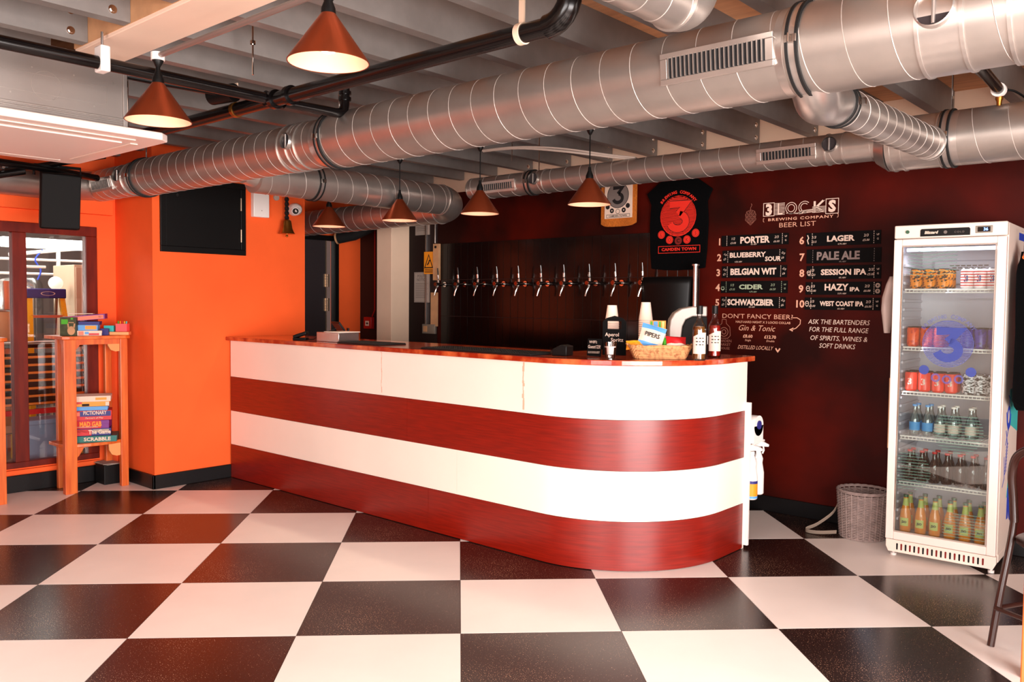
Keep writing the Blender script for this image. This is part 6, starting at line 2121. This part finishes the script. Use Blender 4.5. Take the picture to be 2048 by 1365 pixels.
m.cyl((0, -0.05, 0), (0, -0.05, 2.0), 0.02, n=10).cyl((0, -0.6, 1.80), (0, 0.3, 1.80), 0.014, n=10).cyl((0, -0.6, 1.66), (0, 0.3, 1.66), 0.014, n=10).cyl((0, -0.5, 1.84), (0, 0.2, 1.94), 0.02, n=10).cyl((0, -0.6, 0), (0, -0.6, 1.82), 0.016, n=10)
m.build('pipes', 'white', pf)
MB().tube(smooth_pts([(0.01, -0.2, 1.9), (0.01, -0.27, 1.8), (0.01, -0.22, 1.7), (0.01, -0.25, 1.6)]), 0.008, n=8).build('blue_hose', 'blue', pf)
wb_ = thing('work_bench', 'black topped work bench below the ladder in the brewery', 'table', (-5.05, 0.15, 0))
MB().box(-0.18, 0.18, -0.75, 0.42, 1.02, 1.05).build('bench_top', 'black_gloss', wb_, smooth=False, bevel=0.004)
for x in (-0.15, 0.15):
    for y in (-0.70, 0.38):
        MB().box(x - 0.015, x + 0.015, y - 0.015, y + 0.015, 0, 1.02).build('leg', 'steel', wb_, smooth=False)
MB().tube(smooth_pts([(0.0, -0.5, 1.055), (0.05, -0.2, 1.058), (-0.05, 0.0, 1.058), (0.08, 0.2, 1.058)]), 0.007, n=8).build('hose', 'white', wb_)
rk = thing('slatted_rack', 'rack of orange slats standing just behind the window glass', 'rack', (-4.78, 0.03, 0))
for i in range(7):
    MB().box(-0.012, 0.012, -0.75, 0.36, 0.60 + i * 0.062 - 0.030, 0.60 + i * 0.062 - 0.012).build('slat', 'bench_orange', rk, smooth=False, bevel=0.002)
for y in (-0.74, 0.35):
    MB().box(-0.04, -0.013, y - 0.015, y + 0.015, 0, 1.0).build('upright', 'black', rk, smooth=False)
MB().box(-0.012, 0.012, -0.75, 0.36, 0.495, 0.535).build('red_rail', 'red', rk, smooth=False)
MB().box(-0.05, -0.045, -0.72, 0.33, 0.56, 0.98).build('dark_backing', 'black', rk, smooth=False)
cr_ = thing('plastic_crate', 'pale blue grey crate on the floor behind the window', 'crate', (-4.66, 0.02, 0.0))
MB().box(-0.12, 0.12, -0.20, 0.14, 0.0, 0.46).build('crate_body', 'blue_crate', cr_, smooth=False, bevel=0.01)
MB().box(-0.13, 0.13, -0.21, 0.15, 0.44, 0.475).build('rim', 'blue_crate', cr_, smooth=False, bevel=0.005)
sv = thing('equipment_stack', 'stack of steel drums at the far left behind the window', 'drums', (-5.55, -0.02, 0))
for i, mm in enumerate(('tank', 'tan', 'steel', 'tank', 'tan', 'tank')):
    MB().lathe([(0.0, 0), (0.13, 0.004), (0.135, 0.02), (0.13, 0.13), (0.12, 0.255), (0.0, 0.26)], 24, Matrix.Translation((0, 0, i * 0.262))).build('drum', mm, sv)
bl = bpy.data.lights.new('strip_glow', 'POINT')
bl.energy = 22
bl.color = (1, 0.97, 0.93)
bl.shadow_soft_size = 0.25
blo = bpy.data.objects.new('strip_glow', bl)
COL.objects.link(blo)
blo.location = (-5.5, 0.1, 2.35)

# ------------------------------------------------------------ chair and table at the right edge
ch = thing('bentwood_chair', 'dark brown bentwood metal chair cut off by the right edge', 'chair', (1.993, 1.551, 0), R(62))
# local: +x to the right (away from camera's left), back posts at x = -0.20
for y, nm in ((-0.17, 'near'), (0.17, 'far')):
    MB().tube(smooth_pts([(-0.235, y, 0.0), (-0.195, y, 0.20), (-0.14, y, 0.44), (-0.125, y, 0.55)], 5), 0.0145, n=14).build('rear_leg', 'chair_metal', ch)
    MB().tube([(0.21, y, 0.0), (0.17, y, 0.44)], 0.0145, n=14).build('front_leg', 'chair_metal', ch)
pts = smooth_pts([(-0.125, -0.17, 0.52), (-0.125, -0.178, 0.62), (-0.135, -0.180, 0.72), (-0.145, -0.155, 0.80), (-0.150, -0.09, 0.845), (-0.152, 0.0, 0.855), (-0.150, 0.09, 0.845), (-0.145, 0.155, 0.80), (-0.135, 0.180, 0.72), (-0.125, 0.178, 0.62), (-0.125, 0.17, 0.52)], 6)
MB().tube(pts, 0.017, n=14).build('back_hoop', 'chair_metal', ch)
MB().tube(smooth_pts([(-0.13, -0.09, 0.46), (-0.13, -0.10, 0.65), (-0.135, -0.06, 0.75), (-0.138, 0.0, 0.775), (-0.135, 0.06, 0.75), (-0.13, 0.10, 0.65), (-0.13, 0.09, 0.46)]), 0.011, n=12).build('inner_hoop', 'chair_metal', ch)
MB().lathe([(0.0, 0.435), (0.19, 0.435), (0.205, 0.445), (0.205, 0.455), (0.19, 0.465), (0.0, 0.462)], 36).build('seat', 'chair_metal', ch)
MB().tube([(-0.215, -0.17, 0.16), (0.19, -0.17, 0.16)], 0.010, n=10).tube([(-0.215, 0.17, 0.16), (0.19, 0.17, 0.16)], 0.010, n=10).tube([(-0.215, -0.17, 0.16), (-0.215, 0.17, 0.16)], 0.010, n=10).build('stretcher', 'chair_metal', ch)
tb_ = thing('pine_dining_table', 'orange pine table whose leg shows at the right edge', 'table', (1.880, 1.212, 0), R(9.6))
for x, y in ((0.03, -0.03), (0.72, -0.03), (0.03, -0.47), (0.72, -0.47)):
    MB().box(x - 0.028, x + 0.028, y - 0.028, y + 0.028, 0, 0.70).build('leg', 'pine', tb_, smooth=False, bevel=0.004)
MB().box(0.0, 0.75, -0.50, 0.0, 0.70, 0.73).build('table_top', 'pine', tb_, smooth=False, bevel=0.005)
